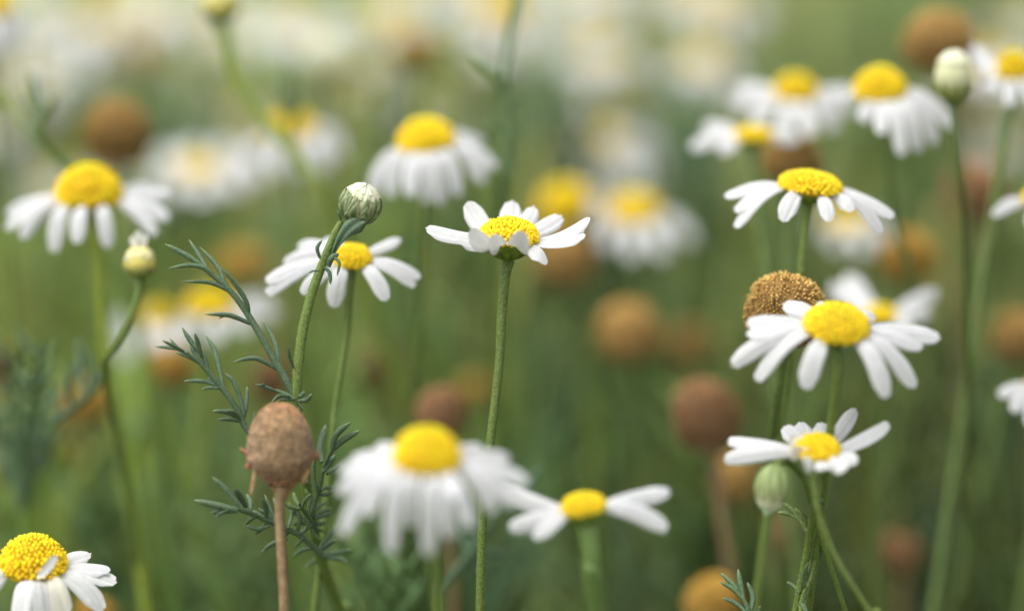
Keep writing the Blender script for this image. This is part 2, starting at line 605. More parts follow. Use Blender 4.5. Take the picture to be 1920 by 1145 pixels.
def flower(name, label, cpx, d, rpx, tips=None, auto=None, tilt=(0, 0.05), disc='dome', hpx=None, Rpx=150, wpx=36,
           stem_px=None, stem_r=0.75, cup=(0.8, 0.55), hair=False, group='white daisies in the field', seed=1, stemmat='stem', cat='flower',
           spin=0.0, extra=None, cat_stem=(1, 1, 1), stem=True, arch=0.06, ptint=(1, 1, 1), slim=0.82):
    r_ = np.random.default_rng(seed)
    px = K * d                       # metres per photo pixel at this depth
    c = P(cpx[0], cpx[1], d)
    ax = head_axis(tilt)
    R0 = rpx * px
    ch = R0 * cup[1]
    sline = stem_line(c - ax * ch, ax, [P(*q) if len(q) == 3 else P(q[0], q[1], d) for q in (stem_px or [])], r_=r_)
    root = thing(name, label, cat, (sline[-1][0], sline[-1][1], 0.0), group)
    mb = MB()
    rr = taper(sline, stem_r / 1000)
    tube(mb, sline, rr, 14 if hair else 8, ridge=0.05 if hair else 0, nr=5, tint=cat_stem)
    if hair:
        k = max(8, int(len(sline) * 0.6))
        hairs(mb, sline[:k], rr[:k])
    mb.build('stem', M[stemmat], root, c - ax * ch)
    mb = MB()
    cup_mesh(mb, c, ax, R0 * cup[0], ch, stem_r / 1000 * 1.1)
    mb.build('involucre', M['cup'], root, c)
    hs_ = (hpx or rpx * 0.8) * px
    me = DISC[disc]
    base_h = {'flat': .62, 'dome': .95, 'coarse': .85}[disc]
    o = link('disc', me, root, c, rot_to(ax, spin), (R0 * 0.97, R0 * 0.97, hs_ / base_h))
    Wd = wpx * px
    n = 0
    for q in (tips or []):
        tx, ty, sg = q[0], q[1], q[2]
        want = (q[3] if len(q) > 3 and q[3] else wpx) * px
        Rq = (q[4] if len(q) > 4 and q[4] else Rpx) * px
        ar = q[5] if len(q) > 5 else arch
        tp2 = P(tx, ty, d)
        d2 = np.linalg.norm(tp2 - c)
        dep = math.sqrt(max(0, Rq * Rq - d2 * d2)) * sg
        tip = c + (tp2 - c) + FWD * dep
        v = tip - c
        rad = norm(v - ax * np.dot(v, ax))
        base = c + rad * R0 * 0.86 - ax * 0.06 * R0
        width = max(Wd, want) * slim
        roll = solve_roll(base, tip, rad, ax, width, want)
        p = MB()
        petal(p, base, tip, rad, ax, np.cross(ax, rad), width * r_.uniform(0.95, 1.05), ar, r_.uniform(0.12, 0.4), r_,
              tint=tuple(np.array(q[6] if len(q) > 6 else ptint) * r_.uniform(0.96, 1.0)), roll=roll)
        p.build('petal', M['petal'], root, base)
    if auto:
        na, Lpx, d0, d1 = auto[:4]
        rng_az = auto[4] if len(auto) > 4 else (0, 360)
        A, B, N = frame_of(ax)
        A = norm(RIGHT - ax * np.dot(RIGHT, ax)); B = np.cross(ax, A)
        for k in range(na):
            az = math.radians(rng_az[0] + (rng_az[1] - rng_az[0]) * (k + r_.uniform(-.25, .25)) / na)
            rad = A * math.cos(az) + B * math.sin(az)
            dr = math.radians(r_.uniform(d0, d1))
            L = Lpx * px * r_.uniform(0.9, 1.08)
            base = c + rad * R0 * 0.86 - ax * 0.06 * R0
            tip = base + (rad * math.cos(dr) - ax * math.sin(dr)) * L
            p = MB()
            petal(p, base, tip, rad, ax, np.cross(ax, rad), Wd * r_.uniform(0.9, 1.1), arch, r_.uniform(0.1, 0.4), r_,
                  tint=tuple(np.array(ptint) * r_.uniform(0.97, 1.0)), roll=r_.uniform(-0.25, 0.25))
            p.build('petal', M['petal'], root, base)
    if extra:
        extra(root, c, ax, px, r_)
    return root


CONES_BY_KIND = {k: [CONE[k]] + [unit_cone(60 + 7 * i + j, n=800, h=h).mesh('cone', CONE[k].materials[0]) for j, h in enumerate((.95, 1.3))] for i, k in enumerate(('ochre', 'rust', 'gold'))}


def cone(name, label, cpx, d, wpx, hpx, kind='ochre', tilt=(0, 0.0), stem_px=None, seed=1, stemmat='stemdark', stem_r=0.8, bracts=True,
         group='spent brown seed heads'):
    r_ = np.random.default_rng(seed)
    px = K * d
    c = P(cpx[0], cpx[1], d)
    ax = head_axis(tilt)
    R0 = wpx / 2 * px
    H = hpx * px / 1.95
    foot = c - ax * H * 0.70
    sline = stem_line(foot, ax, [P(*q) if len(q) == 3 else P(q[0], q[1], d) for q in (stem_px or [])], r_=r_)
    root = thing(name, label, 'seed head', (sline[-1][0], sline[-1][1], 0.0), group)
    mb = MB()
    tube(mb, sline, taper(sline, stem_r / 1000), 8)
    mb.build('stem', M[stemmat], root, foot)
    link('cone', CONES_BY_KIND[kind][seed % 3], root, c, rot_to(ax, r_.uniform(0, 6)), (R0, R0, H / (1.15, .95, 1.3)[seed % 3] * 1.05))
    if bracts:
        mb = MB()
        cup_mesh(mb, c - ax * H * 0.48, ax, R0 * 0.72, H * 0.30, stem_r / 1000 * 1.1, tint=(1, 1, 1))
        mb.build('involucre', M['drybract'], root, c - ax * H * 0.5)
    return root


def bud_scales(mb, c, ax, R, H, rows, r_, cols=((0.16, 0.26, 0.06), (0.55, 0.60, 0.36)), lift=1.02, droop=0):
    A, B, N = frame_of(ax)
    for (row, (n, a0, a1, wd, off)) in enumerate(rows):
        for k in range(n):
            az = 2 * math.pi * (k + 0.5 * row) / n + r_.uniform(-.08, .08)
            V, TT = [], []
            nv, nu = 9, 5
            e1 = a1 + r_.uniform(-0.08, 0.08)
            for i in range(nv):
                t = i / (nv - 1)
                el = a0 + (e1 - a0) * t       # angle from the south pole
                w_ = wd * (1 - (2 * t - 0.75) ** 2 * 0.45) * (1 if t < 0.85 else (1 - t) / 0.15 * 0.8 + 0.2)
                for j in range(nu):
                    u = -1 + 2 * j / (nu - 1)
                    a = az + u * w_ / max(0.35, math.sin(el))
                    rr = lift + off + 0.035 * (1 - u * u)
                    V.append(c + (A * math.cos(a) + B * math.sin(a)) * math.sin(el) * R * rr - N * math.cos(el) * H * rr)
                    e = min(1, max(abs(u) ** 5 * 1.1, t ** 7)) * min(1, 0.15 + t)
                    TT.append(np.array(cols[0]) * (1 - e) * (0.7 + 0.9 * abs(u)) + np.array(cols[1]) * e)
            F = [(i * nu + j, i * nu + j + 1, (i + 1) * nu + j + 1, (i + 1) * nu + j) for i in range(nv - 1) for j in range(nu - 1)]
            mb.add(V, F, np.array(TT))


def bud(name, label, cpx, d, wpx, hpx, tilt=(0, 0), stem_px=None, style='green', seed=1, stem_r=0.7, up=None, group='unopened buds', tint=(1, 1, 1)):
    r_ = np.random.default_rng(seed)
    px = K * d
    c = P(cpx[0], cpx[1], d)
    ax = head_axis(tilt) if up is None else norm(up)
    R, H = wpx / 2 * px, hpx / 2 * px
    foot = c - ax * H * 0.95
    pts = [P(*q) if len(q) == 3 else P(q[0], q[1], d) for q in (stem_px or [])]
    sline = stem_line(foot, ax, pts, r_=r_)
    root = thing(name, label, 'flower bud', (sline[-1][0], sline[-1][1], 0.0), group)
    mb = MB()
    tube(mb, sline, taper(sline, stem_r / 1000), 10, tint=tint)
    mb.build('stem', M['stem'], root, foot)
    bud_head(root, c, ax, R, H, style, r_)
    return root, sline


def bud_head(root, c, ax, R, H, style, r_):
    A, B, N = frame_of(ax)
    b = MB()
    v = ICO_V
    core = c + (v[:, :1] * A + v[:, 1:2] * B) * R * 0.97 + v[:, 2:3] * N * H * 0.95
    yl = np.array([1.1, .95, .40]) if style == 'yellow' else np.array([1.0, 1, .9])
    b.add(core, ICO_F, np.array([.95, .95, .9]) * yl)
    npet = 13
    for ring, (n, e0, e1, ww) in enumerate([(12, 0.95, 0.30, 0.22), (9, 0.62, 0.05, 0.2)]):
        for k in range(n):
            az = 2 * math.pi * (k + 0.5 * ring) / n
            V, nv, nu = [], 7, 4
            for i in range(nv):
                t = i / (nv - 1)
                el = e0 + (e1 - e0) * t
                for j in range(nu):
                    u = -1 + 2 * j / (nu - 1)
                    a = az + u * ww * (1 - 0.5 * t * t) / max(0.3, math.sin(el)) * math.sin(e0)
                    rr = 1.0 + 0.05 * ring + 0.05 * (1 - u * u) + 0.06 * t * r_.uniform(0.5, 1)
                    V.append(c + (A * math.cos(a) + B * math.sin(a)) * math.sin(el) * R * rr + N * math.cos(el) * H * rr)
            F = [(i * nu + j, i * nu + j + 1, (i + 1) * nu + j + 1, (i + 1) * nu + j) for i in range(nv - 1) for j in range(nu - 1)]
            b.add(V, F, np.array([1.05, 1.05, 1.1 + 0.2 * ring]) * (yl if ring else yl * .5 + .5))
    b.build('bud', M['cream'], root, c)
    mb = MB()
    if style == 'green':
        rows = [(12, 0.15, 2.50, 0.26, 0.01), (10, 0.15, 2.05, 0.28, 0.035), (9, 0.15, 1.5, 0.28, 0.055)]
        bud_scales(mb, c, ax, R, H, rows, r_, cols=((0.085, 0.135, 0.035), (0.42, 0.47, 0.27)))
    elif style == 'pale':
        rows = [(10, 0.15, 2.3, 0.28, 0.0), (9, 0.15, 1.9, 0.28, 0.03)]
        bud_scales(mb, c, ax, R, H, rows, r_, cols=((0.21, 0.28, 0.10), (0.42, 0.46, 0.22)))
    else:
        rows = [(10, 0.15, 1.45, 0.30, 0.0), (8, 0.15, 1.05, 0.28, 0.03)]
        bud_scales(mb, c, ax, R, H, rows, r_, cols=((0.16, 0.22, 0.04), (0.50, 0.50, 0.20)))
    mb.build('bracts', M['bract'], root, c)


def leaf_px(parent, rachis, lobes, d0=FOCUS, d1=None, rw=5, lw=5.0, tint=(1, 1, 1), seed=0, name='leaf', fork=()):
    """a feathery leaf given by pixel polylines; depth runs d0 (foot) -> d1 (tip), lobes fan out in depth"""
    r_ = np.random.default_rng(seed)
    d1 = d1 if d1 is not None else d0
    mb = MB()
    n = len(rachis)
    R = [P(x, y, d0 + (d1 - d0) * i / (n - 1)) for i, (x, y) in enumerate(rachis)]
    c = spline(R, 6)
    px = K * d0
    t = np.linspace(0, 1, len(c))
    tube(mb, c, rw * px * (1.05 - 0.35 * t) * np.where(t > 0.97, 0.7, 1), 8, tint=np.array(tint) * np.array([1.05, 1.03, 0.98]), flat=0.8)
    for q in lobes:
        pts, w_ = q[0], (q[1] if len(q) > 1 else lw)
        # nearest point on the rachis gives the depth
        b = np.array(pts[0], float)
        k = int(np.argmin([np.hypot(b[0] - x, b[1] - y) for x, y in rachis]))
        db = d0 + (d1 - d0) * k / (n - 1)
        off = r_.uniform(-0.004, 0.004)
        pp = [P(x, y, db + off * (i / max(1, len(pts) - 1))) for i, (x, y) in enumerate(pts)]
        g = r_.uniform(0.88, 1.14)
        tc = np.array(tint) * np.array([g, g, g * r_.uniform(0.9, 1.1)])
        lobe(mb, pp, w_ * 1.12 * px, tint=tc, tipcol=tc * np.array([2.2, 1.7, 1.5]), n=6)
    return mb.build(name, M['leaf'], parent, R[0])


# ------------------------------------------------------------------ ground
gm = MB()
xs = np.concatenate([-np.geomspace(300, 2, 16), np.linspace(-1.6, 1.6, 33), np.geomspace(2, 300, 16)])
X, Y = np.meshgrid(xs, xs + 1.0, indexing='ij')
Z = 0.008 * np.sin(X * 3.1) * np.cos(Y * 2.3) * (np.hypot(X, Y) < 40)
nn_ = len(xs)
V = np.stack([X, Y, Z - 0.008], -1).reshape(-1, 3)
I = np.arange(nn_ - 1)[:, None] * nn_ + np.arange(nn_ - 1)[None, :]
F = np.stack([I, I + nn_, I + nn_ + 1, I + 1], -1).reshape(-1, 4)
gm.add(V, F)
g = gm.build('ground', M['soil'])
g['kind'] = 'structure'
# ------------------------------------------------------------------ the flowers in focus
flower('chamomile_flower', 'sharp white daisy with flat yellow centre and upturned petals, alone at the middle', (954, 446), 0.49, 54,
       tips=[(799, 428, 0, 27), (857, 453, -1, 18, 120), (876, 376, 1, 40, 130), (960, 373, 1, 44, 152), (1001, 384, 1, 34, 140),
             (1054, 402, 1, 32, 150), (1106, 409, 1, 17, 156), (1096, 434, 0.6, 12, 150), (1097, 443, -1, 14, 150),
             (1023, 497, -1, 28, 100), (885, 433, -1, 34, 122, .0), (924, 445, -1, 36, 126, .0), (982, 439, -1, 42, 124, .0)],
       tilt=(0.03, 0.10), disc='flat', hpx=36, Rpx=150, wpx=36, stem_px=[(946, 520), (940, 600), (935, 690), (918, 838), (905, 960)],
       stem_r=0.82, cup=(0.93, 0.80), hair=True, seed=3, arch=-0.02, slim=1.0)

flower('chamomile_flower', 'white daisy partly hidden behind the stem of the green bud, left of the central daisy', (660, 486), 0.506, 36,
       tips=[(746, 446, 1, 24, 118), (788, 521, .5, 24, 135), (779, 537, 0.1, 18, 130), (726, 564, -1, 38, 110), (628, 576, -1, 44, 100),
             (570, 552, -1, 34, 120), (500, 552, .1, 28, 165), (499, 528, .5, 26, 165), (527, 492, 1, 34, 150), (552, 460, 1, 38, 140),
             (600, 450, 1, 36, 120)],
       tilt=(0.02, 0.30), disc='flat', hpx=26, wpx=36, stem_px=[(654, 560), (648, 640), (628, 770), (616, 900)], stem_r=0.68, seed=5, spin=1.0)

flower('chamomile_flower', 'drooping white daisy with high yellow dome at the left edge, before a brown seed head', (167, 372), 0.533, 61,
       tips=[(10, 402, .2, 26, 175), (14, 430, -.3, 22, 172), (48, 448, -.5, 32, 160), (112, 474, -1, 38, 130), (158, 458, -1, 36, 122),
             (212, 466, -1, 36, 125), (318, 412, -.4, 34, 165), (296, 442, -.6, 32, 160), (316, 364, .5, 30, 165), (275, 346, 1, 30, 150), (60, 395, .5, 26, 150)],
       tilt=(0.0, 0.02), disc='dome', hpx=63, wpx=34, stem_px=[(178, 430), (185, 480), (196, 650, .535), (232, 880, .54), (275, 1145, .545)], stem_r=1.15, seed=7,
       cat_stem=(2.0, 1.75, 1.1))

flower('chamomile_flower', 'blurred white daisy with round dome and hanging petals, above left of the central daisy', (800, 272), 0.548, 52,
       tips=[(700, 366, -.3, 38, 150), (735, 372, -.6, 30, 140), (772, 372, -1, 38, 130), (800, 384, -1, 32, 125), (828, 386, -1, 38, 130), (860, 370, -.8, 34, 130),
             (928, 318, -.2, 36, 145), (905, 345, -.4, 28, 140), (905, 262, .8, 30, 130), (880, 250, 1, 30, 120)],
       tilt=(-0.10, 0.06), disc='dome', hpx=50, wpx=33, stem_px=[(800, 330), (797, 420), (785, 600, .56)], seed=8)

flower('chamomile_flower', 'nearly sharp white daisy with wide flat centre and downswept petals, right of the central daisy', (1519, 352), 0.506, 58,
       tips=[(1360, 369, .2, 26, 168), (1378, 398, -.2, 22, 155), (1378, 428, -.4, 20, 165), (1460, 418, -1, 42, 120), (1545, 418, -1, 32, 108),
             (1592, 398, -.8, 30, 108), (1652, 438, -.3, 26, 165), (1676, 406, .1, 26, 165), (1640, 380, 1, 22, 135)],
       tilt=(0.10, 0.04), disc='flat', hpx=30, wpx=36, stem_px=[(1511, 420), (1503, 500), (1490, 600, .508)], stem_r=0.75, seed=9, arch=0.03)

flower('chamomile_flower', 'large white daisy on the right with tilted yellow centre, overlapping a brown seed head', (1568, 614), 0.473, 60,
       tips=[(1478, 571, 1, 36, 135), (1402, 606, .5, 32, 172), (1400, 628, .2, 26, 165), (1373, 685, -.2, 44, 200), (1418, 714, -.4, 30, 180),
             (1505, 728, -1, 50, 140), (1655, 744, -1, 46, 165), (1712, 726, -.4, 32, 185), (1762, 634, .3, 44, 197), (1730, 652, 0, 32, 170), (1650, 590, 1, 30, 120),
             (1550, 565, 1, 30, 100)],
       tilt=(0.05, 0.30), disc='dome', hpx=42, wpx=44, stem_px=[(1572, 690), (1560, 780, .476), (1548, 880, .48), (1535, 1000, .486)], stem_r=0.8, seed=10, arch=0.05)

flower('chamomile_flower', 'low white daisy with petals folded over its small centre, above the drooping bud', (1532, 845), 0.474, 42,
       tips=[(1358, 862, -.1, 36, 180), (1366, 828, .5, 26, 175), (1478, 803, 1, 44, 110, .0), (1508, 796, 1, 44, 110, .0), (1552, 796, 1, 42, 110, .0), (1614, 770, 1, 32, 140),
             (1670, 794, .3, 26, 160), (1604, 862, -.5, 30, 115), (1574, 874, -1, 34, 112), (1536, 874, -1, 34, 105), (1498, 868, -1, 36, 112), (1490, 834, -.8, 46, 62, .35, (1, .98, .86)), (1506, 822, -.2, 42, 50, .5, (1, .98, .86))],
       tilt=(0.0, 0.16), disc='flat', hpx=30, wpx=38, stem_px=[(1526, 900), (1526, 950, .48), (1515, 1023, .4865), (1495, 1128, .4895), (1480, 1250, .492)], stem_r=0.68, hair=True, seed=11,
       cup=(.8, .7))

flower('chamomile_flower', 'big blurred foreground daisy with round yellow dome and many hanging petals, bottom centre', (800, 866), 0.446, 61,
       tips=[(636, 886, .4, 34, 175), (634, 925, 0, 32, 180), (646, 1000, -.4, 40, 215), (690, 965, -.6, 30, 160), (735, 1034, -1, 40, 185), (770, 985, -.5, 30, 150),
             (806, 1036, -1, 40, 180), (842, 1004, -.8, 36, 165), (882, 985, -.9, 36, 165), (925, 960, -.3, 38, 165), (962, 948, -.1, 36, 190), (990, 905, .2, 34, 195),
             (955, 862, .7, 32, 175), (700, 842, 1, 38, 130), (655, 866, .8, 32, 165), (905, 845, 1, 34, 140), (712, 915, -.8, 34, 125), (664, 950, -.2, 36, 165), (860, 930, -1, 34, 120)],
       tilt=(0.02, 0.10), disc='coarse', hpx=66, wpx=37, stem_px=[(806, 930), (815, 1010), (822, 1145, .45)], stem_r=0.95, seed=12, arch=0.04)

flower('chamomile_flower', 'blurred white daisy with few petals in two groups, right of the big foreground daisy', (1094, 952), 0.462, 41,
       tips=[(935, 913, .5, 44, 175), (955, 990, -.4, 36, 150), (1002, 1006, -.9, 30, 115), (1256, 922, .3, 36, 168), (1250, 992, -.2, 44, 168)],
       tilt=(-0.14, 0.06), disc='flat', hpx=27, wpx=42, stem_px=[(1104, 1000), (1112, 1060), (1118, 1145, .465)], stem_r=1.6, seed=13, cup=(.95, .9), arch=0.02,
       cat_stem=(0.9, 1.0, 1.2))


def curled_petal(root, c, ax, px, r_):
    p = MB()
    b = P(70, 1078, .478)
    petal(p, b, P(106, 1043, .474), norm(P(100, 1074, .474) - b), ax, np.cross(FWD, norm(P(106, 1043, .474) - b)), 20 * px, -0.05, .5, r_, roll=-0.6)
    p.build('petal', M['petal'], root, b)


flower('chamomile_flower', 'sharp white daisy with grainy yellow dome and drooping petals in the bottom left corner', (62, 1062), 0.486, 60,
       tips=[(-28, 1128, -.6, 42, 135), (50, 1166, -1, 40, 140), (128, 1160, -.9, 52, 145, .1, (1, .96, .80)), (196, 1142, -.5, 32, 165), (218, 1092, -.1, 26, 158),
             (206, 1070, .2, 26, 150), (160, 1044, .8, 26, 130), (95, 1160, -.9, 36, 140), (-60, 1075, .2, 30, 140)],
       tilt=(0.06, 0.10), disc='coarse', hpx=60, wpx=42, stem_px=[(76, 1140), (82, 1230), (84, 1330)], stem_r=0.8, seed=14, arch=0.10, extra=curled_petal, hair=True,
       ptint=(1.0, 1.0, 0.98), slim=1.0)

# ------------------------------------------------------------------ softer flowers further back
BACK = [
    # label, centre, d, r, tips/auto, tilt, disc, h, wpx, seed, stem
    ('blurred white daisy with hanging petals at the upper right, beside the cream bud', (1650, 176), .545, 48,
     [(1578, 190, .6, 34, 120), (1640, 258, -1, 40, 130), (1680, 296, -1, 42, 150), (1714, 288, -.7, 40, 150), (1748, 272, -.4, 40, 150), (1785, 240, -.1, 44, 155), (1770, 215, .4, 36, 150),
      (1720, 190, 1, 34, 120), (1610, 235, -.8, 36, 110)], (-.05, .12), 'dome', 50, 40, 21, [(1655, 260), (1680, 420, .55), (1730, 600, .56)]),
    ('soft white daisy with dense wide petals, above the low brown head at the upper right', (1492, 178), .575, 40,
     [(1385, 165, .5, 44, 140), (1372, 205, 0, 50, 140), (1410, 240, -.5, 50, 130), (1460, 258, -1, 50, 125), (1510, 262, -1, 50, 125), (1560, 250, -.5, 46, 125), (1600, 215, -.1, 40, 130),
      (1605, 170, .5, 32, 130)], (0, .15), 'dome', 40, 48, 22, [(1492, 260), (1490, 400)]),
    ('soft edge-on white daisy with pale yellow centre, left of a low brown head', (1412, 256), .556, 36,
     [(1296, 278, .1, 40, 130), (1325, 232, 1, 36, 120), (1350, 292, -.5, 34, 100), (1370, 240, .9, 30, 90), (1500, 262, .1, 36, 110), (1480, 240, .8, 30, 100)], (0, .05), 'flat', 18, 44, 23,
     [(1412, 330), (1430, 500)]),
    ('soft white daisy with orange yellow centre cut by the right edge at the top', (1902, 140), .548, 34,
     [(1836, 80, 1, 36, 120), (1838, 150, .1, 36, 100), (1845, 185, -.6, 34, 100), (1880, 205, -1, 34, 100), (1925, 205, -1, 34, 100), (1960, 180, -.4, 34, 100), (1960, 110, .6, 34, 100)],
     (-.05, .12), 'dome', 44, 36, 24, [(1895, 210), (1870, 330)]),
    ('white daisy whose petal tips alone enter at the right edge, level with the central daisy', (1958, 378), .53, 40,
     [(1860, 405, -.1, 34, 120), (1880, 384, .4, 26, 110), (1920, 430, -.8, 34, 100), (1975, 450, -1, 34, 100), (2060, 400, 0, 34, 120)], (0, .05), 'dome', 34, 36, 25, None),
    ('white daisy whose petal tips alone enter low at the right edge', (1968, 722), .53, 40,
     [(1872, 742, 0, 34, 130), (1888, 770, -.6, 44, 130), (1915, 795, -.9, 40, 120), (1970, 810, -1, 36, 120), (2060, 740, 0, 34, 120)], (0, .1), 'dome', 34, 38, 26, None),
    ('blurred white daisy with upswept petals behind the large right hand daisy', (1652, 592), .552, 30,
     [(1570, 535, 1, 60, 140), (1600, 512, 1, 60, 130), (1762, 545, .5, 56, 140), (1745, 590, 0, 50, 130), (1700, 610, -.6, 40, 110), (1585, 600, 0, 40, 110)], (0, .2), 'dome', 20, 46, 27, None),
    ('very blurred white daisy with yellow dome and spread petals, right behind the central daisy', (1190, 405), .635, 46,
     [(1100, 425, .2, 42, 140), (1130, 470, -.7, 46, 130), (1180, 488, -1, 46, 130), (1240, 485, -.9, 46, 130), (1300, 455, -.3, 48, 140), (1285, 425, .3, 40, 130)], (0, .1), 'dome', 44, 44, 28, None),
    ('very blurred daisy with round yellow dome directly behind the right petals of the central daisy', (1062, 392), .640, 48,
     [(1120, 350, 1, 44, 130), (1150, 380, .4, 44, 130), (1130, 430, -.3, 40, 120)], (-.2, .1), 'dome', 52, 42, 29, None),
    ('very blurred pale daisy with faint yellow centre in the middle of the upper background', (1130, 268), .735, 36,
     [(1040, 285, .3, 54, 140), (1070, 310, -.4, 54, 130), (1120, 325, -1, 54, 130), (1180, 318, -.7, 54, 130), (1235, 285, 0, 54, 140), (1225, 245, .6, 50, 140), (1120, 195, 1, 54, 150),
      (1060, 235, .7, 50, 140)], (0, .25), 'flat', 26, 50, 30, None),
    ('wide very blurred white daisy left of centre, its yellow centre hardly showing', (375, 318), .67, 40,
     [(288, 285, .5, 60, 140), (290, 340, 0, 60, 130), (335, 370, -.8, 60, 130), (395, 380, -1, 60, 130), (455, 365, -.6, 60, 130), (505, 330, 0, 60, 140), (500, 280, .6, 56, 140), (430, 262, 1, 50, 140),
      (340, 262, 1, 50, 140)], (0, .22), 'flat', 22, 58, 31, None),
    ('very blurred white daisy with yellow centre, crossed by the long slanting bud stem', (545, 250), .625, 44,
     [(480, 290, -.2, 46, 120), (520, 330, -.8, 46, 120), (565, 335, -1, 50, 120), (610, 325, -.6, 56, 120), (645, 290, -.1, 56, 125), (630, 255, .5, 44, 120)], (0, .12), 'dome', 40, 48, 32, None),
    ('blurred white daisy cut by the left edge near the top', (-22, 22), .60, 48,
     [(40, 60, .2, 46, 130), (35, 90, -.4, 46, 120), (5, 115, -.8, 44, 120), (-30, 120, -1, 44, 120), (-90, 80, 0, 44, 120)], (0, .1), 'dome', 46, 44, 33, None),
    ('very blurred pale daisy at the top edge left of the middle', (730, 22), .82, 40,
     [(650, 30, .2, 50, 140), (680, 65, -.5, 50, 130), (730, 78, -1, 50, 130), (790, 62, -.6, 50, 130), (810, 20, .3, 50, 140), (740, -40, 1, 50, 140)], (0, .25), 'flat', 24, 46, 34, None),
    ('very blurred daisy with ochre yellow centre at the middle of the top edge', (945, 30), .73, 48,
     [(880, 75, -.4, 44, 120), (925, 110, -1, 44, 120), (975, 112, -1, 44, 120), (1020, 85, -.5, 44, 120), (1040, 40, .3, 40, 120), (860, 30, .4, 40, 120)], (0, .1), 'dome', 46, 42, 35, None),
    ('blurred white daisy behind the lower left leaves, petals hanging left', (300, 600), .625, 30,
     [(225, 640, 0, 60, 130), (240, 680, -.6, 60, 130), (285, 705, -1, 60, 125), (335, 690, -.9, 60, 125), (215, 600, .4, 40, 130), (380, 650, -.1, 50, 120)], (0, .12), 'flat', 30, 50, 36, None),
    ('blurred daisy with yellow centre behind the tip of the upper feathery leaf', (395, 578), .60, 46,
     [(500, 560, .6, 44, 130), (520, 590, 0, 44, 130), (470, 625, -.6, 44, 120), (420, 640, -1, 40, 120), (350, 640, -.9, 40, 120)], (0, .1), 'flat', 34, 42, 37, None),
    ('faint white daisy just below the sharp downswept daisy on the right', (1590, 415), .66, 36,
     [(1530, 440, 0, 44, 120), (1560, 470, -.8, 44, 120), (1610, 475, -1, 44, 120), (1660, 450, -.3, 44, 120), (1650, 415, .4, 40, 120)], (0, .15), 'flat', 20, 42, 38, None),
    ('very blurred pale daisy at the top edge right of the middle', (1345, 5), .82, 40,
     [(1265, 30, .1, 50, 130), (1300, 65, -.6, 50, 130), (1350, 75, -1, 50, 130), (1410, 60, -.6, 50, 130), (1450, 20, .2, 50, 140)], (0, .15), 'dome', 34, 46, 39, None),
    ('broad faint white daisy in the pale upper left background', (215, 40), .90, 40,
     [(140, 40, .3, 60, 140), (160, 90, -.5, 60, 130), (215, 108, -1, 60, 130), (275, 90, -.5, 60, 130), (300, 40, .3, 60, 140), (220, -30, 1, 60, 140)], (0, .3), 'flat', 20, 56, 40, None),
]
for (lab, c_, d_, r0, tp, tl, dk, hh, ww, sd_, st) in BACK:
    flower('chamomile_flower', lab, c_, d_, r0, tips=[(q[0], q[1], q[2], *((q[3] * (.80 if d_ < .68 else .70), *q[4:]) if len(q) > 3 else ())) for q in tp], tilt=tl, disc=dk, hpx=hh, wpx=ww * (.80 if d_ < .68 else .70), stem_px=st, seed=sd_, stem_r=0.85, stemmat='stemdark', arch=0.08)

# ------------------------------------------------------------------ the brown seed head in front of the leaves
r1 = np.random.default_rng(99)
d_ = 0.479
px = K * d_ * .96
c = P(525, 826, d_)
ax = norm(np.array([-0.03, -0.03, 1]))
foot = P(528, 912, d_)
sl = stem_line(foot, norm(P(528, 912, d_) - P(535, 1040, d_)), [P(524, 960, d_), P(528, 1040, d_), P(533, 1145, d_), P(536, 1260, d_)], r_=r1)
root = thing('seed_head', 'sharp fuzzy brown seed head on a dried stem, in front of the green bud plant', 'seed head', (sl[-1][0], sl[-1][1], 0), 'spent brown seed heads')
mb = MB()
tube(mb, sl, np.interp(np.arange(len(sl)), [0, 2, 6, 40], [14, 10.5, 8.6, 9.5]) * px, 14, ridge=0.09, nr=6)
mb.build('stem', M['drystem'], root, foot)
# the fuzzy body: profile read from its outline, packed with short fluff
PROF = [(0, -72), (20, -68), (34, -58), (43, -47), (53, -30), (60, -9), (64, 10), (66, 26), (60, 42), (48, 56), (35, 70), (24, 84), (15, 98)]
mb = MB()
A, B, N = frame_of(ax)
ns = 40
pp = spline([(a, b) for a, b in PROF], 4)
V = []
for x, y in pp:
    for j in range(ns):
        a = 2 * math.pi * j / ns
        V.append(c + ((A * math.cos(a) + B * math.sin(a)) * max(x, 0.3) * 0.97 * (1 + .012 * math.sin(5 * a + y * .1)) - N * y) * px)
F = [(i * ns + j, (i + 1) * ns + j, (i + 1) * ns + (j + 1) % ns, i * ns + (j + 1) % ns) for i in range(len(pp) - 1) for j in range(ns)]
mb.add(V, F, (0.85, 0.85, 0.85))
cum = np.concatenate([[0], np.cumsum(np.hypot(*np.diff(pp, axis=0).T) * (pp[:-1, 0] + 2))])
NF = 10000
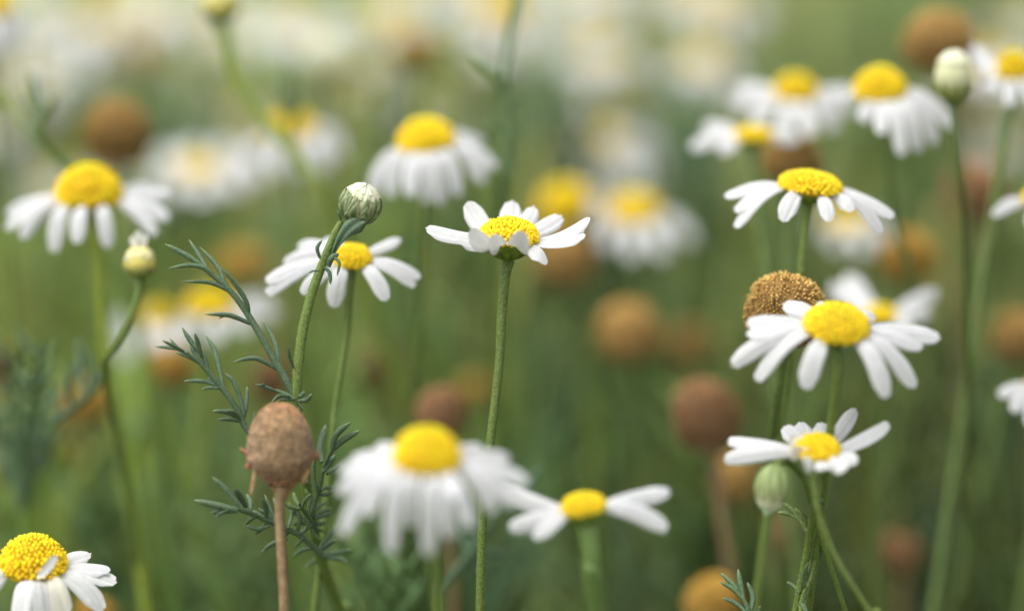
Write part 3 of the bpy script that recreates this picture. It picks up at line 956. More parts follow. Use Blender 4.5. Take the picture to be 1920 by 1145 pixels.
for k in range(NF):
    q = np.interp(r1.random() * cum[-1], cum, np.arange(len(pp)))
    i = int(min(q, len(pp) - 2)); fr = q - i
    x, y = pp[i] * (1 - fr) + pp[i + 1] * fr
    tx, ty = pp[i + 1] - pp[i]
    a = r1.random() * 2 * math.pi
    ro = A * math.cos(a) + B * math.sin(a)
    nn = norm(ro * ty + N * tx) 
    T1 = np.cross(nn, ro); T1 = norm(T1 if np.linalg.norm(T1) > .1 else A)
    T2 = np.cross(nn, T1)
    b = c + (ro * x * 0.96 - N * y) * px
    ln = r1.uniform(2.5, 7.5) * px
    th = r1.random() * 6.28
    s1 = T1 * math.cos(th) + T2 * math.sin(th)
    s2 = np.cross(nn, s1)
    wv = r1.uniform(0.35, 0.7) * px
    bend = (T1 * r1.normal() + T2 * r1.normal()) * ln * 0.45
    tip = b + nn * ln + bend
    mid = b + nn * ln * .55 + bend * .35
    v = [b + s1 * wv, b - s1 * wv * .5 + s2 * wv, b - s1 * wv * .5 - s2 * wv, mid + s1 * wv * .8, mid - s1 * wv * .4 + s2 * wv * .8, mid - s1 * wv * .4 - s2 * wv * .8, tip]
    # colour of the fluff: orange brown crown, darker middle band, dull rose rim
    t = (y + 70) / 134
    blot = 1 + .28 * math.sin(3 * a + y * .09) * math.sin(y * .13 + 2 * math.sin(2 * a)) + .12 * math.sin(9 * a + y * .3)
    colr = np.array([np.interp(t, [0, .15, .35, .6, .8, 1], [1.12, 1.15, .85, .78, .85, .95]), np.interp(t, [0, .15, .35, .6, .8, 1], [.85, 1.02, .82, .76, .72, .85]),
                     np.interp(t, [0, .15, .35, .6, .8, 1], [.65, .85, .85, .85, .85, .85])]) * r1.uniform(.5, 1.5) * blot * np.array([1.05, 1, .92])
    mb.add(v, [(0, 1, 4, 3), (1, 2, 5, 4), (2, 0, 3, 5)], colr)
    mb.add([v[3], v[4], v[5], v[6]], [(0, 1, 3), (1, 2, 3), (2, 0, 3)], colr * 1.1)
mb.build('cone', M['fuzz'], root, c)
# withered bract collar with ragged hanging ends
mb = MB()
prof = [(36, 72), (34, 76), (30, 82), (25, 90), (19, 99), (13, 108), (9, 120)]
ns = 48
V, TT = [], []
for i, (x, y) in enumerate(prof):
    for j in range(ns):
        a = 2 * math.pi * j / ns
        rag = (6 * math.sin(5 * a + 1) + 5 * math.sin(11 * a) + 3 * math.sin(19 * a + 1)) * max(0, 1 - i / 2)
        rr = x + (2.5 * math.sin(11 * a) + 1.5 * math.sin(23 * a + 2)) * (1 - i / 7) + (3.5 if i == 1 else 0)
        V.append(c + ((A * math.cos(a) + B * math.sin(a)) * rr - N * (y + rag)) * px)
        TT.append(np.array([1.1, .85, .75]) * (1 - i / 6) + np.array([1.25, 1.25, 1.2]) * (i / 6))
F = [(i * ns + j, (i + 1) * ns + j, (i + 1) * ns + (j + 1) % ns, i * ns + (j + 1) % ns) for i in range(len(prof) - 1) for j in range(ns)]
mb.add(V, F, np.array(TT))
for (x0, y0, x1, y1, w0, cc) in [(478, 880, 470, 928, 9, (1.2, 1.1, .95)), (472, 862, 449, 838, 9, (1.1, .8, .7)), (472, 866, 462, 880, 12, (1.05, .62, .55)), (580, 878, 566, 908, 12, (1.35, 1.3, 1.1)), (592, 862, 597, 846, 9, (1.1, .8, .75)),
                            (588, 848, 584, 866, 10, (1.2, .95, .9))]:
    dd = d_ - 0.0035 + abs((x0 - 527) / 60.0) ** 2 * 0.0033
    p0, p1 = P(x0, y0, dd), P(x1, y1, dd)
    mid = (p0 + p1) / 2 + RIGHT * px * r1.uniform(-3, 3)
    lobe(mb, [p0, mid, p1], w0 * .5 * px, tint=cc, sides=6, n=4, flat=.45)
mb.build('dry_bracts', M['drybract'], root, c)

# ------------------------------------------------------------------ green bud plant with feathery leaves
d0 = 0.49
px = K * d0
rb = np.random.default_rng(42)
sp = [P(641, 416, d0), P(629, 437, d0), P(604, 497, d0), P(583, 556, d0), P(566, 630, d0), P(557, 720, d0), P(560, 800, .4915), P(570, 880, .494), P(583, 970, .498), P(604, 1055, .505),
      P(640, 1150, .515), P(672, 1260, .52)]
L = sp + [np.array([sp[-1][0] + .01, sp[-1][1] + .005, .15]), np.array([sp[-1][0] + .012, sp[-1][1] + .006, -.004])]
sl = spline(L, 6)
root = thing('bud_plant', 'sharp green bud on a hairy slanting stem with feathery leaves, left of the central daisy', 'plant', (L[-1][0], L[-1][1], 0))
mb = MB()
rr = np.interp(np.arange(len(sl)), [0, 5, 14, 24, 36, 60, 78], [5.5, 7, 8.2, 8.8, 9.2, 10.5, 12]) * px
tube(mb, sl, rr, 16, ridge=0.07, nr=6, tint=(1.0, 1.0, 1.0))
hairs(mb, sl[:50], rr[:50], per_mm=9, ln=0.0005)
mb.build('stem', M['stem'], root, sp[0])
bc = P(676, 382, d0)
bax = norm(RIGHT * 0.30 + UPV * 0.85 - FWD * 0.42)
hd = thing('bud', None, None, bc)
hd.parent = root
hd.location = Vector(bc) - Vector(root.location)
for k_ in list(hd.keys()): del hd[k_]
bud_head(hd, bc, bax, 39 * px, 36 * px, 'green', rb)

leaf_px(root, [(550, 738), (534, 707), (516, 678), (494, 638), (470, 598), (446, 562), (420, 533), (398, 515), (380, 500)],
        [([(384, 502), (352, 480), (309, 457)], 5.0), ([(388, 503), (374, 480), (354, 448)], 4.0), ([(422, 532), (408, 500), (374, 462)], 4.2),
         ([(467, 590), (462, 566), (440, 530), (413, 501)], 4.6), ([(405, 520), (386, 504), (356, 497), (316, 503)], 4.2), ([(428, 545), (410, 535), (386, 528), (342, 528)], 4.2),
         ([(470, 607), (448, 597), (425, 590), (384, 589)], 4.6), ([(440, 594), (425, 590), (410, 597)], 3.0), ([(522, 690), (519, 655), (508, 625), (490, 598)], 4.4),
         ([(520, 692), (500, 680), (475, 671), (437, 678)], 4.6), ([(442, 560), (430, 540), (417, 520)], 3.0)], d0=.4905, d1=.488, rw=7.2, seed=1)
leaf_px(root, [(552, 748), (535, 738), (516, 731)],
        [([(520, 734), (500, 726), (478, 720)], 3.4), ([(500, 727), (494, 720), (486, 722)], 2.2), ([(548, 744), (524, 742), (508, 756)], 3.6), ([(551, 750), (534, 748), (520, 752)], 3.0)], d0=.489, rw=4.6, seed=2)
leaf_px(root, [(560, 752), (570, 748)], [([(562, 750), (574, 750), (586, 738)], 4.2), ([(562, 744), (568, 738), (572, 734)], 4.5), ([(560, 752), (564, 760), (571, 770)], 2.4), ([(551, 690), (543, 668), (540, 648)], 3.0)],
        d0=.489, rw=4, seed=3)
leaf_px(root, [(575, 905), (520, 850), (466, 808), (447, 772), (432, 748), (412, 722), (390, 696), (372, 676), (352, 662)],
        [([(352, 662), (330, 653), (290, 649)], 3.6), ([(345, 659), (328, 650), (304, 638)], 3.2), ([(352, 662), (336, 655), (318, 634)], 3.4), ([(376, 682), (352, 668), (329, 660)], 3.6),
         ([(380, 684), (366, 664), (356, 647)], 3.4), ([(390, 694), (382, 668), (358, 640), (341, 613)], 5.0), ([(378, 670), (372, 645), (365, 624)], 4.0), ([(419, 730), (411, 690), (402, 655), (386, 628)], 5.0),
         ([(458, 776), (450, 745), (438, 715), (421, 699)], 4.4), ([(456, 790), (462, 760), (464, 722)], 3.8), ([(408, 722), (380, 714), (344, 714)], 4.0), ([(408, 724), (398, 716), (390, 708)], 3.2),
         ([(414, 728), (396, 726), (378, 729)], 3.4), ([(446, 782), (424, 772), (398, 770)], 4.6), ([(450, 786), (440, 774), (425, 768)], 4.4), ([(450, 790), (430, 786), (408, 786)], 3.6),
         ([(481, 820), (476, 795), (478, 770)], 3.2)], d0=.4935, d1=.489, rw=6.6, seed=4)
# right hand leaf beside the seed head
leaf_px(root, [(584, 985), (584, 965), (592, 935), (600, 908), (606, 878), (616, 856), (624, 842)],
        [([(604, 866), (600, 838), (611, 795)], 7.0), ([(622, 846), (630, 815), (658, 791)], 6.0), ([(625, 842), (645, 824), (676, 806)], 5.6), ([(613, 888), (625, 880), (641, 870)], 4.2),
         ([(606, 884), (618, 868), (629, 852)], 5.4), ([(602, 920), (612, 914), (629, 915)], 3.6), ([(600, 926), (614, 926), (630, 917)], 4.0), ([(592, 920), (588, 880), (592, 842)], 3.8),
         ([(585, 940), (580, 920), (586, 906)], 3.2), ([(590, 968), (605, 958), (623, 952)], 3.6), ([(590, 972), (606, 966), (624, 962)], 3.8), ([(586, 980), (600, 982), (612, 978)], 3.6),
         ([(584, 984), (596, 992), (608, 996)], 3.6), ([(586, 962), (600, 948), (616, 940)], 3.0)], d0=.497, d1=.4895, rw=5.0, seed=5)
# left hand cluster at the lower node
leaf_px(root, [(604, 1042), (585, 1022), (560, 1002), (530, 988), (500, 975), (470, 962), (445, 955)],
        [([(446, 956), (408, 947), (363, 937)], 6.2), ([(452, 950), (425, 918), (398, 894)], 5.0), ([(445, 958), (418, 958), (394, 961)], 4.8), ([(462, 950), (450, 930), (438, 914)], 5.4),
         ([(505, 985), (485, 992), (458, 984)], 4.0), ([(502, 978), (488, 992), (478, 1001)], 4.0), ([(538, 1010), (512, 1018), (490, 1034)], 4.0), ([(500, 972), (498, 950), (490, 933)], 5.0),
         ([(470, 958), (470, 940), (462, 925)], 4.6), ([(590, 1028), (568, 1030), (549, 1043)], 4.2), ([(520, 984), (508, 955), (496, 925)], 4.0), ([(530, 982), (520, 950), (512, 932)], 4.0),
         ([(540, 990), (548, 960), (542, 945)], 4.2), ([(556, 1000), (562, 975), (556, 955)], 4.4), ([(560, 1002), (578, 985), (566, 962)], 4.2), ([(480, 968), (468, 975), (459, 985)], 3.2),
         ([(500, 975), (480, 962), (463, 958)], 5.0), ([(570, 1006), (560, 1018), (552, 1025)], 3.0), ([(430, 955), (415, 962), (404, 968)], 3.0), ([(545, 995), (535, 1003), (528, 1015)], 3.2),
         ([(515, 982), (504, 968), (484, 952)], 4.0), ([(600, 1036), (604, 1022), (620, 1000), (626, 989)], 4.4), ([(606, 1028), (618, 1018), (632, 1011)], 4.4)], d0=.498, d1=.485, rw=6.4, seed=6)
leaf_px(root, [(604, 1042), (622, 1020), (634, 1002)], [([(630, 1008), (638, 985), (652, 958)], 4.2), ([(608, 1040), (632, 1036), (662, 1030)], 4.4), ([(606, 1044), (628, 1046), (654, 1052)], 4.2),
                                                      ([(602, 1046), (588, 1052), (572, 1062)], 3.6)], d0=.505, d1=.515, rw=4, seed=7)
leaf_px(root, [(582, 975), (572, 960), (562, 945)],
        [([(580, 974), (556, 962), (541, 940)], 4.8), ([(574, 962), (556, 940), (550, 922)], 4.6), ([(578, 960), (580, 935), (572, 915)], 4.4), ([(570, 955), (546, 950), (528, 940)], 4.2),
         ([(584, 985), (566, 980), (548, 984)], 4.0), ([(566, 950), (572, 938), (584, 925)], 3.8), ([(584, 990), (590, 1004), (602, 1012)], 3.6)], d0=.496, d1=.489, rw=5, tint=(1.1, 1.1, .75), seed=8)
# crumpled leaflet under the bud and small curled bracts
mb = MB()
V, TT = [], []
ctr = [P(x, y, dd) for x, y, dd in [(622, 478, .4895), (634, 452, .4885), (650, 432, .4878), (668, 422, .4875), (684, 417, .4872)]]
cc = spline(ctr, 4)
tw_ = norm(P(10, 22, d0) - P(0, 0, d0))
for i, p in enumerate(cc):
    t = i / (len(cc) - 1)
    hw = np.interp(t, [0, .2, .5, .8, 1], [4, 9, 14, 15, 6]) * px
    for j in range(9):
        u = -1 + j / 4
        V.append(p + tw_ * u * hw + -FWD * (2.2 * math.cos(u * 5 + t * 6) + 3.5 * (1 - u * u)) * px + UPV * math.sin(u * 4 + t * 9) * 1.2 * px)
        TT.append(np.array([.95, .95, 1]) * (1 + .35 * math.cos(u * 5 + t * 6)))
F = [(i * 9 + j, i * 9 + j + 1, (i + 1) * 9 + j + 1, (i + 1) * 9 + j) for i in range(len(cc) - 1) for j in range(8)]
mb.add(V, F, np.array(TT))
V2 = [v + FWD * 3 * px for v in V]
mb.add(V2, F, np.array(TT))
lobe(mb, [P(600, 484, .4885), P(595, 465, .488), P(604, 450, .488)], 4.0 * px, (1, 1, .9), tipcol=(1.6, 1.5, 1.2))
lobe(mb, [P(616, 500, .4885), P(622, 484, .488), P(636, 476, .488)], 6.5 * px, (.85, .9, .9))
lobe(mb, [P(620, 480, .488), P(636, 492, .4875), P(632, 518, .4875)], 3.4 * px, (.9, .95, .9))
lobe(mb, [P(608, 500, .488), P(618, 512, .488), P(620, 534, .488)], 4.0 * px, (.85, .95, .9))
lobe(mb, [P(598, 508, .4885), P(588, 508, .488), P(578, 512, .488)], 2.0 * px, (.9, 1, .9))
lobe(mb, [P(640, 412, .4885), P(636, 402, .488), P(634, 394, .488)], 3.0 * px, (.9, 1, .9))
mb.build('leaflet', M['leaf'], root, ctr[0])

# ------------------------------------------------------------------ right hand leafy shoots
rs = np.random.default_rng(5)


def shoot(label, stem, r, leaves, name='leafy_shoot', seed=1, tint=(1, 1, 1), hair=True, smat='stem', rlow=1.2):
    pts = [P(*q) for q in stem]
    sl = stem_line(pts[0], norm(pts[0] - pts[1]), pts[1:], r_=np.random.default_rng(seed))
    root = thing(name, label, 'plant', (sl[-1][0], sl[-1][1], 0))
    mb = MB()
    rr = np.linspace(r, r * rlow, len(sl)) * px
    tube(mb, sl, rr, 10, ridge=.05, nr=5, tint=tint)
    if hair:
        hairs(mb, sl[:20], rr[:20], per_mm=6)
    mb.build('stem', M[smat], root, pts[0])
    for i, (rach, lbs, a, b, rw, tn) in enumerate(leaves):
        leaf_px(root, rach, lbs, d0=a, d1=b, rw=rw, seed=seed * 10 + i, tint=tn)
    return root


shoot('sharp leafy shoot with slender stem at the bottom right, under the drooping bud', [(1544, 1000, .489), (1530, 1040, .488), (1520, 1085, .488), (1502, 1130, .488), (1496, 1240, .488)], 3.6,
      [([(1516, 1000), (1500, 975), (1490, 962)], [([(1496, 968), (1478, 950), (1457, 937)], 4), ([(1494, 970), (1478, 962), (1458, 960)], 4.4), ([(1504, 980), (1500, 964), (1490, 952)], 3.4),
                                                ([(1512, 990), (1512, 972), (1504, 958)], 3.0)], .488, .488, 4.4, (1.7, 1.5, .9)),
       ([(1504, 1126), (1518, 1098), (1530, 1066), (1538, 1040)], [([(1536, 1048), (1540, 1032), (1545, 1020)], 4.2), ([(1518, 1096), (1520, 1070), (1524, 1042)], 5.0), ([(1500, 1112), (1490, 1100), (1475, 1090)], 4.6),
                                                               ([(1512, 1110), (1506, 1080), (1516, 1052)], 3.6), ([(1500, 1128), (1508, 1138), (1514, 1156)], 5.0)], .488, .489, 4.6, (1.15, 1.15, .9)),
       ([(1530, 945), (1540, 938)], [([(1532, 944), (1542, 938), (1550, 926)], 3.2), ([(1528, 952), (1540, 955), (1550, 952)], 3.0)], .482, .482, 3.0, (1.1, 1.1, .9))], seed=31)
shoot('small feathery leaf tip entering at the bottom edge right of centre', [(1404, 1150, .4895), (1410, 1200, .4895), (1414, 1260, .49)], 4.0,
      [([(1408, 1165), (1402, 1140), (1392, 1118)], [([(1392, 1120), (1376, 1096), (1351, 1073)], 5), ([(1394, 1124), (1376, 1104), (1350, 1090)], 4.6), ([(1394, 1118), (1388, 1092), (1384, 1066)], 5),
                                                  ([(1406, 1150), (1412, 1120), (1401, 1090)], 5), ([(1402, 1150), (1380, 1130), (1355, 1120)], 4.6), ([(1412, 1165), (1420, 1150), (1426, 1134)], 4)],
        .4895, .4895, 5.5, (1.0, 1.05, .95))], seed=32)
shoot('curved bare green stem leaning left at the bottom right', [(1526, 900, .470), (1532, 950, .470), (1556, 1020, .471), (1588, 1080, .472), (1630, 1145, .474), (1680, 1230, .476)], 4.6, [], name='bare_shoot',
      seed=33, hair=False, tint=(1.1, 1.05, 1.1), rlow=1.4)

# ------------------------------------------------------------------ other seed heads
CONES = [
    ('big blurred ochre brown seed head at the upper left, behind the drooping daisy', (222, 262), .59, 124, 136, 'ochre', None),
    ('sharp grainy brown seed head half covered by the large right hand daisy', (1474, 594), .499, 142, 148, 'ochre', [(1462, 700, .502), (1455, 760, .506), (1446, 850, .52), (1425, 1000, .56)]),
    ('blurred low brown seed head behind the sharp downswept daisy', (1484, 306), .575, 116, 100, 'ochre', None),
    ('large blurred brown seed head at the upper right, behind the cream bud', (1766, 88), .578, 126, 122, 'ochre', None),
    ('very blurred round brown seed head right of centre, alone on the green', (1180, 632), .615, 112, 118, 'ochre', None),
    ('blurred tall rust brown seed head low at right of centre', (1325, 790), .562, 112, 146, 'rust', None),
    ('blurred rust brown seed head just behind the dome of the big foreground daisy', (826, 778), .565, 96, 96, 'rust', None),
    ('faint brown seed head right of the lone round one', (1298, 650), .68, 84, 78, 'ochre', None),
    ('tall very blurred orange brown seed head near the right edge, upper part', (1822, 372), .625, 104, 130, 'rust', [(1822, 440), (1815, 560, .63)]),
    ('blurred ochre seed head just above the blurred upswept daisy at right', (1700, 492), .60, 104, 106, 'gold', None),
    ('blurred brown seed head cut by the right edge at mid height', (1908, 640), .59, 92, 100, 'ochre', None),
    ('very blurred tan seed head below the right petals of the central daisy', (1060, 496), .63, 112, 110, 'ochre', None),
    ('faint reddish seed head between the two centre stems', (702, 685), .665, 100, 90, 'rust', None),
    ('blurred golden seed head rising from the bottom edge right of centre', (1336, 1138), .56, 104, 108, 'gold', None),
    ('very blurred orange seed head at the left behind the dark feathery leaf', (160, 762), .61, 96, 84, 'gold', None),
    ('very blurred ochre seed head under the blurred daisy at left', (322, 692), .60, 88, 80, 'gold', None),
    ('very blurred ochre seed head near the top edge left of centre', (782, 100), .68, 90, 66, 'gold', None),
    ('small faint yellow seed head above the big foreground daisy', (892, 736), .64, 52, 50, 'gold', None),
    ('faint reddish seed head behind the leaves left of the bud stem', (506, 722), .62, 70, 90, 'rust', None),
    ('faint reddish seed head low in the dark grass at right', (1690, 1040), .60, 70, 84, 'rust', None),
    ('faint brown seed head under the blurred tall rust one', (1380, 905), .60, 84, 90, 'ochre', None),
    ('faint reddish seed head cut by the left edge', (-6, 690), .60, 60, 80, 'rust', None),
    ('faint tan seed head below the blurred orange one at left', (170, 850), .62, 100, 70, 'ochre', None),
    ('faint ochre seed head between the left daisies at the upper leaf tip', (455, 500), .66, 100, 60, 'gold', None),
    ('faint yellow seed head peeping from the bottom edge beside the corner daisy', (178, 1148), .56, 76, 50, 'gold', None),
    ('faint reddish seed head low at right of the drooping bud', (1462, 1010), .59, 60, 90, 'rust', None),
]
for i, (lab, c_, dd, w_, h_, kd, st) in enumerate(CONES):
    rt = cone('seed_head', lab, c_, dd, w_, h_, kd, stem_px=st, seed=200 + i, tilt=(random.uniform(-.22, .22), random.uniform(-.05, .1)), stem_r=1.0, stemmat='drystem' if kd == 'rust' else 'stemdark')

# ------------------------------------------------------------------ other buds
bud('flower_bud', 'small half open bud on a thin branch at the left, below the drooping daisy', (262, 492), .513, 62, 54, stem_px=[(258, 560), (225, 640), (196, 690, .52), (215, 800, .53), (250, 1000, .54)], style='yellow', seed=51, stem_r=.7)
bud('flower_bud', 'cream bud in front of the large blurred brown seed head at the upper right', (1788, 145), .523, 76, 92, stem_px=[(1790, 220), (1800, 330), (1810, 500, .53)], style='open', seed=52, stem_r=.65, tint=(.6, .6, .6))
bud('flower_bud', 'blurred yellow green bud at the top edge on a long slanting stem', (413, 8), .565, 76, 66, stem_px=[(425, 70), (445, 150), (490, 220), (545, 280), (600, 355), (640, 430, .57), (690, 560, .58)], style='yellow', seed=53, tint=(1.9, 1.7, 1.5), stem_r=1.25)
bud('flower_bud', 'very blurred pale green bud in the upper background left of centre', (620, 112), .68, 86, 76, stem_px=None, style='open', seed=54, stem_r=.9)
bud('flower_bud', 'drooping pale green bud hanging under the low white daisy at right', (1448, 914), .473, 66, 84, stem_px=[(1462, 868, .474), (1478, 866, .476), (1505, 895, .479), (1526, 960, .482)], style='pale', seed=55, stem_r=.5,
    up=-UPV + RIGHT * -.15)

# white ray tips standing on the half open bud
rt = [o for o in bpy.data.objects if o.get('label', '').startswith('small half open')][0]
mb = MB()
for (tx, ty, sg) in [(245, 442, .3), (258, 432, 0), (272, 440, .2), (266, 446, -.4), (285, 484, -.8), (236, 486, -.8)]:
    dd = .513
    b = P(262, 476, dd)
    petal(mb, b, P(tx, ty, dd) + FWD * sg * .003, norm(P(tx, ty, dd) - b) * .7 + FWD * sg, UPV, RIGHT, 15 * K * dd, .0, .3, rs, tint=(1, .99, .9))
mb.build('petals', M['petal'], rt, P(262, 476, .513))

# long bare stems and blurred leaves that read singly
shoot('blurred green stem slanting in from the left edge with a feathery leaf', [(-30, 140, .56), (30, 215, .56), (80, 270, .562), (125, 330, .565), (190, 470, .57), (260, 640, .575)], 10,
      [([(75, 265), (78, 210), (65, 160)], [([(72, 200), (66, 170), (62, 135)], 7), ([(78, 235), (92, 200), (98, 175)], 6), ([(76, 222), (55, 190), (48, 170)], 6)], .56, .56, 8, (1.2, 1.2, .8))],
      seed=41, hair=False, tint=(1.25, 1.3, 1.1))
shoot('dark blurred feathery leaf curving up behind the stem of the drooping left daisy', [(200, 690, .535), (215, 800, .54), (235, 900, .545), (250, 1000, .55)], 6,
      [([(200, 690), (160, 745), (120, 775), (100, 785)], [([(160, 742), (150, 690), (148, 630)], 7), ([(170, 735), (172, 690), (160, 650)], 6), ([(135, 765), (130, 720), (140, 680)], 6)], .535, .535, 9, (.8, .85, .8))],
      seed=42, hair=False)
shoot('blurred dark feathery leaf rising behind the gap between the two foreground daisies', [(820, 1110, .53), (830, 1250, .53)], 7,
      [([(820, 1110), (870, 1050), (915, 985), (950, 935), (985, 900)], [([(950, 935), (985, 910), (1020, 870)], 7), ([(930, 960), (965, 955), (1000, 950)], 6), ([(900, 1005), (895, 960), (905, 930)], 6),
                                                    ([(870, 1050), (915, 1035), (960, 1040)], 7), ([(880, 1040), (860, 1000), (850, 980)], 7)], .53, .535, 8, (.75, .85, .8))], seed=43, hair=False)
shoot('blurred feathery leaf tips standing between two dome daisies in the upper middle', [(945, 330, .58), (935, 480, .59)], 9,
      [([(945, 330), (948, 250), (945, 190), (945, 130)], [([(945, 190), (925, 140), (885, 105)], 7), ([(946, 230), (965, 190), (985, 175)], 7), ([(945, 180), (935, 160), (930, 120)], 7),
                                                ([(946, 260), (925, 240), (905, 235)], 6), ([(945, 130), (958, 60), (968, 0), (966, -40)], 9)], .55, .55, 10, (1.1, 1.1, .8))], seed=44, hair=False)
shoot('blurred feathery leaf sprig behind the slanting bud stem in the upper left', [(540, 262, .6), (550, 400, .61)], 7,
      [([(540, 262), (548, 210), (552, 150)], [([(548, 200), (540, 165), (545, 130)], 8), ([(545, 225), (528, 200), (525, 180)], 6), ([(546, 220), (565, 195), (570, 170)], 6)], .58, .58, 9, (1.2, 1.2, .8))], seed=45, hair=False)
shoot('broad blurred light green stem behind the low white daisy at right', [(1745, 600, .65), (1715, 700, .65), (1660, 850, .65), (1620, 1000, .65), (1600, 1200, .65)], 9, [], name='bare_shoot', seed=46, hair=False,
      tint=(1.0, 1.0, .8), rlow=1.0)

# dark feathery clumps out of focus
def clump(label, foot, tips_, d, w=8, tint=(.8, .9, .8), seed=1):
    r_ = np.random.default_rng(seed)
    lv = []
    for (tx, ty) in tips_:
        rach = [foot, (foot[0] * .6 + tx * .4 + r_.uniform(-14, 14), foot[1] * .5 + ty * .5), (foot[0] * .2 + tx * .8, foot[1] * .2 + ty * .8), (tx, ty)]
        lb = []
        for k in range(9):
            t = .25 + .7 * k / 9
            m = 3 * t
            i = min(2, int(m)); f = m - i
            bx, by = rach[i][0] * (1 - f) + rach[i + 1][0] * f, rach[i][1] * (1 - f) + rach[i + 1][1] * f
            sd = 1 if k % 2 else -1
            ln = r_.uniform(28, 55)
            lb.append(([(bx, by), (bx + sd * ln * .45, by - ln * .4), (bx + sd * ln * r_.uniform(.5, .8), by - ln)], w * .6))
        lv.append((rach, lb, d, d + r_.uniform(-.015, .015), w, tint))
    shoot(label, [(foot[0], foot[1], d), (foot[0] + 10, foot[1] + 120, d), (foot[0] + 15, foot[1] + 300, d + .01)], w, lv, seed=seed, hair=False, tint=tint)


clump('dark blurred clump of feathery leaves at the left edge below mid height', (40, 960), [(20, 650), (75, 640), (-10, 760), (110, 720), (60, 700), (5, 840), (95, 820)], .555, 8, (.85, .95, .8), 71)
clump('blurred feathery leaves low between the bud plant and the big foreground daisy', (720, 1200), [(640, 1010), (700, 1030), (760, 1050), (680, 1070), (790, 1090)], .535, 7, (1.1, 1.25, .8), 72)
clump('soft dark feathery leaves behind the big foreground daisy on its right', (900, 1180), [(830, 900), (880, 960), (1010, 1010), (940, 1040), (1000, 870)], .60, 8, (.8, .95, .8), 73)
clump('soft dark feathery leaves in the lower right corner', (1800, 1220), [(1740, 980), (1800, 960), (1860, 940), (1900, 1020), (1770, 1060)], .63, 8, (.7, .85, .75), 74)
clump('soft feathery leaves behind the lower end of the central stem', (1010, 900), [(960, 640), (1010, 600), (1060, 640), (985, 700), (1080, 730)], .68, 7, (1.1, 1.15, 1), 75)
clump('soft feathery leaves at the right edge under the edge seed head', (1870, 980), [(1820, 700), (1870, 680), (1905, 740), (1840, 790)], .62, 8, (.8, .9, .75), 76)
clump('soft feathery leaves left of the slanting bud stem near the top', (330, 420), [(290, 190), (350, 170), (400, 220), (310, 260)], .70, 8, (1.2, 1.15, 1), 77)
clump('soft feathery leaves above the central daisy', (1010, 370), [(970, 160), (1020, 110), (1080, 160), (1050, 220)], .72, 8, (1.15, 1.15, .95), 78)
clump('soft feathery leaves left of the two dense petalled daisies at the upper right', (1310, 420), [(1240, 180), (1290, 150), (1330, 220), (1270, 260)], .70, 8, (1.0, 1.1, .95), 79)

# pointed papery tip of the drooping bud
rt = [o for o in bpy.data.objects if o.get('label', '').startswith('drooping pale green bud')][0]
mb = MB()
for (x, y, tx, ty) in [(1438, 945, 1436, 968), (1446, 946, 1438, 964), (1454, 944, 1462, 956), (1430, 938, 1430, 956)]:
    lobe(mb, [P(x, y, .472), P((x + tx) / 2 + 1, (y + ty) / 2, .472), P(tx, ty, .472)], 6 * K * .472, (3.4, 3.0, 3.2), sides=6, flat=.5)
mb.build('papery_tip', M['leaf'], rt, P(1440, 945, .472))
# ------------------------------------------------------------------ field: foliage mass
fr_ = np.random.default_rng(2024)


def frond_arch(seed, nl=11):
    """one feathery leaf, unit length along z, as vertex / quad arrays"""
    r_ = np.random.default_rng(seed)
    mb = MB()
    rach = np.array([(0.10 * math.sin(2 * t + seed), 0.12 * t * t, t) for t in np.linspace(0, 1, 6)])
    tube(mb, rach, np.linspace(.022, .012, 6), 3)
    for k in range(nl):
        t = 0.18 + 0.8 * k / nl
        b = np.array([np.interp(t, np.linspace(0, 1, 6), rach[:, i]) for i in range(3)])
        s = 1 if k % 2 else -1
        a = r_.uniform(-.9, .9)
        dr = norm([s * math.cos(a), math.sin(a), r_.uniform(.5, 1.1)])
        ln = r_.uniform(.16, .30) * (1.1 - .4 * t)
        g = r_.uniform(.8, 1.2)
        tube(mb, [b, b + dr * ln * .55 + np.array([0, 0, .02]), b + dr * ln + np.array([0, 0, ln * .35])], [.015, .019, .003], 3, tint=(g, g, g))
    return np.concatenate(mb.v), np.concatenate(mb.f), np.concatenate(mb.t)


FR = [frond_arch(s) for s in range(8)]


def scatter(n, ymin, ymax, bias=1.0, near_margin=.06):
    out = []
    while len(out) < n:
        y = ymin + (ymax - ymin) * fr_.random() ** bias
        x = (fr_.random() * 2 - 1) * (.19 * y + near_margin + .05 * y)
        out.append((x, y))
    return out


def canopy(x, y):
    """height of the leafy layer"""
    return .315 - .028 * min(1, max(0, (y - .75) / .5)) + .012 * math.sin(x * 17 + 1) * math.sin(y * 9) - .03 * math.exp(-((y - .5) / .09) ** 2)




def painted_light(x, y):
    """light painted into plant colour: paler with distance and leftwards, darker at the right"""
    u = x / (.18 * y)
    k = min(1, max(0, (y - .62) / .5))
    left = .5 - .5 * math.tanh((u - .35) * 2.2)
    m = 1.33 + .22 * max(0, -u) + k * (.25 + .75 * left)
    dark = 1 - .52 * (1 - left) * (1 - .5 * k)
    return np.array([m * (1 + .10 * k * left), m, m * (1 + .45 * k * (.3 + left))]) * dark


fb = MB()
HUES = [(1.0, 1.0, 1.0), (.75, .85, .95), (1.25, 1.12, .7), (.85, .95, 1.1), (1.1, 1.1, .85), (1.5, 1.25, .95), (.7, .8, .7)]
